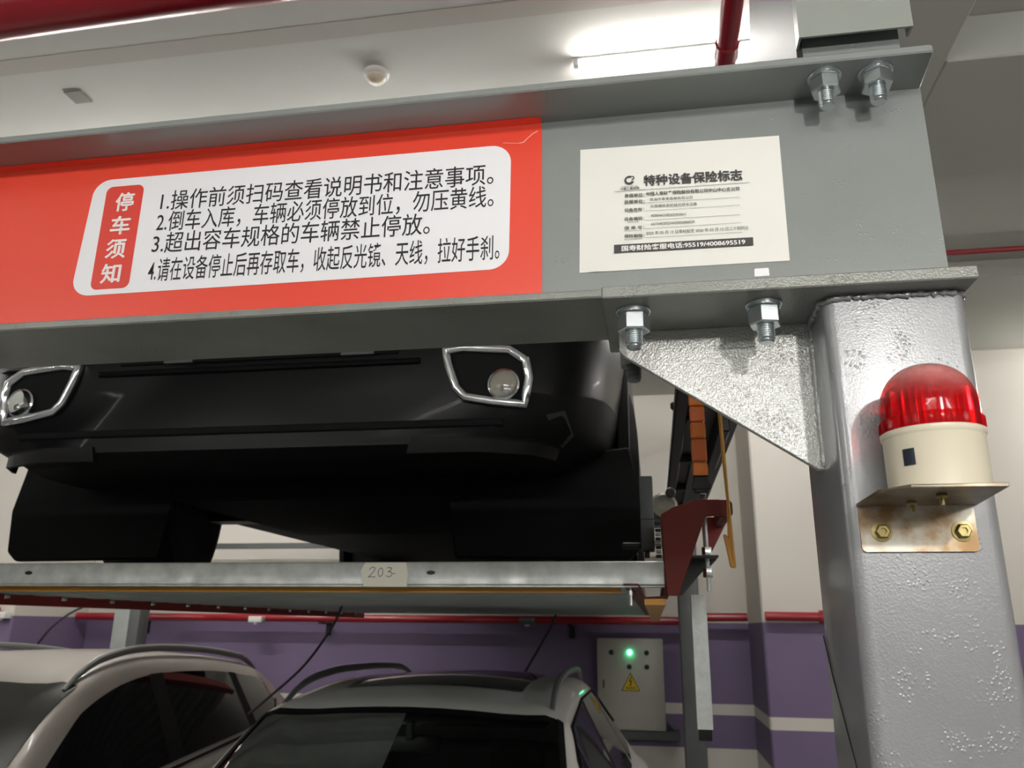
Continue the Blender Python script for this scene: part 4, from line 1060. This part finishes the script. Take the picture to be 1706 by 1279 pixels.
def skin(bm, pts, off, th=.012, n=10):
    """panel following the bumper: quad given by four (x,z) corners BL, BR, TR, TL."""
    rows = []; back = []
    for i in range(n+1):
        r_, b_ = [], []
        for j in range(n+1):
            u, v = i/n, j/n
            x = (pts[0][0]*(1-u)+pts[1][0]*u)*(1-v)+(pts[3][0]*(1-u)+pts[2][0]*u)*v
            z = (pts[0][1]*(1-u)+pts[1][1]*u)*(1-v)+(pts[3][1]*(1-u)+pts[2][1]*u)*v
            y = front_y(x, z); r_.append(bm.verts.new((x, y-off-th, z))); b_.append(bm.verts.new((x, y-off+.01, z)))
        rows.append(r_); back.append(b_)
    for i in range(n):
        for j in range(n): bm.faces.new((rows[i][j], rows[i+1][j], rows[i+1][j+1], rows[i][j+1]))
    for k in range(n):
        bm.faces.new((rows[k][0], back[k][0], back[k+1][0], rows[k+1][0])); bm.faces.new((rows[k][n], rows[k+1][n], back[k+1][n], back[k][n]))
        bm.faces.new((rows[0][k], rows[0][k+1], back[0][k+1], back[0][k])); bm.faces.new((rows[n][k], back[n][k], back[n][k+1], rows[n][k+1]))
    bmesh.ops.recalc_face_normals(bm, faces=bm.faces)
for sd in (1, -1):
    mx = lambda x: cb+sd*(x-cb)
    loop = [(-.508, 2.462), (-.46, 2.468), (-.34, 2.457), (-.297, 2.425), (-.290, 2.38), (-.302, 2.312), (-.38, 2.322), (-.452, 2.336), (-.476, 2.362), (-.497, 2.42)]
    dense = []
    for i in range(len(loop)):
        a, b = loop[i], loop[(i+1) % len(loop)]
        for k in range(3): dense.append((a[0]+(b[0]-a[0])*k/3, a[1]+(b[1]-a[1])*k/3))
    bm = B(); tube(bm, [(mx(x), front_y(mx(x), z)-.006, z) for x, z in dense], .0128, 10, closed=True)
    fb = obj('fog_lamp_bezel', bm, M['chrome'], t3, 50)
    bm = B(); pts = [(mx(x)*.9+mx(-.39)*.1, z*.9+2.39*.1) for x, z in loop]
    c0 = bm.verts.new((mx(-.39), front_y(mx(-.39), 2.39)-.004, 2.39)); rg = [bm.verts.new((x, front_y(x, z)-.003, z)) for x, z in pts]
    for i in range(len(rg)): bm.faces.new((c0, rg[i], rg[(i+1) % len(rg)]))
    obj('fog_lamp_recess', bm, M['trim_black'], fb, 80)
    fx, fz = mx(-.352), 2.363; fy = front_y(fx, fz)
    bm = B(); lathe(bm, [(.040, .0), (.0405, -.018), (.036, -.020), (.036, -.014)], (fx, fy, fz), 'y', 36); fl = obj('fog_lamp', bm, M['chrome'], t3)
    bm = B(); lathe(bm, [(0, -.003), (.012, -.004), (.026, -.008), (.036, -.016)], (fx, fy, fz), 'y', 30)
    for k in range(5): box(bm, fx-.028+k*.012, fx-.022+k*.012, fy-.012, fy-.008, fz-.022, fz+.018, .001)
    obj('reflector', bm, mat('lamp_reflector', rgb(140, 136, 128), .22, .9), fl)
    bm = B(); lathe(bm, [(.012, -.010), (.013, -.017), (.007, -.021), (0, -.022)], (fx+.006*sd, fy, fz-.012), 'y', 18); obj('bulb_cap', bm, M['chrome'], fl)
    bm = B(); lathe(bm, [(.038, -.019), (.030, -.026), (.016, -.030), (0, -.031)], (fx, fy, fz), 'y', 30); obj('lens', bm, M['lens'], fl)
    # corner deflector and lower flap
    bm = B(); skin(bm, [(mx(-.225), 2.232), (mx(-.190), 2.258), (mx(-.205), 2.305), (mx(-.250), 2.290)], .010, .006, 1); obj('corner_deflector', bm, mat('grey_plastic_flap', rgb(62, 62, 60), .5), t3)
    bm = B(); skin(bm, [(mx(-.60), 2.195), (mx(-.24), 2.195), (mx(-.23), 2.235), (mx(-.59), 2.235)], .001, .006, 8); obj('lower_flap', bm, mat('dark_grey_plastic_flap', rgb(22, 22, 22), .6, spec=.2), t3)
for sd in (1, -1):
    mx = lambda x: cb+sd*x
    bm = B(); prism(bm, [(mx(.47), PZ+.065), (mx(.43), PZ+.33), (mx(.98), PZ+.38), (mx(1.015), PZ+.22), (mx(1.005), PZ+.09), (mx(.97), PZ+.06)], 'y', yn+.40, yn+.43, .006); obj('dark_filler_panel', bm, M['trim_black'], t3)  # dark panel added to fill the black silhouette below the bumper
bm = B()
for z in (2.470, 2.492, 2.514): 
    tube(bm, [(x, front_y(x, z)-.002, z) for x in frange(cb-.40, cb+.40, 14)], .008, 6)
obj('lower_grille', bm, M['trim_black'], t3)
for x0, x1 in ((-1.82, -1.74), (-1.30, -1.215), (-.79, -.70)):
    bm = B(); skin(bm, [(x0, 2.462), (x1, 2.462), (x1, 2.498), (x0, 2.498)], .004, .008, 4); obj('grille_divider', bm, mat('grey_plastic', rgb(70, 70, 72), .5), t3)
bm = B(); tube(bm, [(x, front_y(x, 2.440)-.001, 2.440) for x in frange(cb-.46, cb+.46, 20)], .009, 10); obj('bumper_lip', bm, M['black_car'], t3)
bm = B(); tube(bm, [(x, front_y(x, 2.27)+.004, 2.27) for x in frange(cb-.68, cb+.68, 20)], .012, 10); obj('lower_lip', bm, M['trim_black'], t3)
bm = B(); box(bm, cb-.42, cb+.50, yn+.35, yn+1.3, PZ+.235, PZ+.30, .01); obj('engine_undertray', bm, M['trim_black'], t3)
bm = B(); box(bm, cb-.60, cb+.60, yn+.86, yn+.98, PZ+.24, PZ+.30, .01); obj('front_subframe', bm, M['black_steel'], t3)
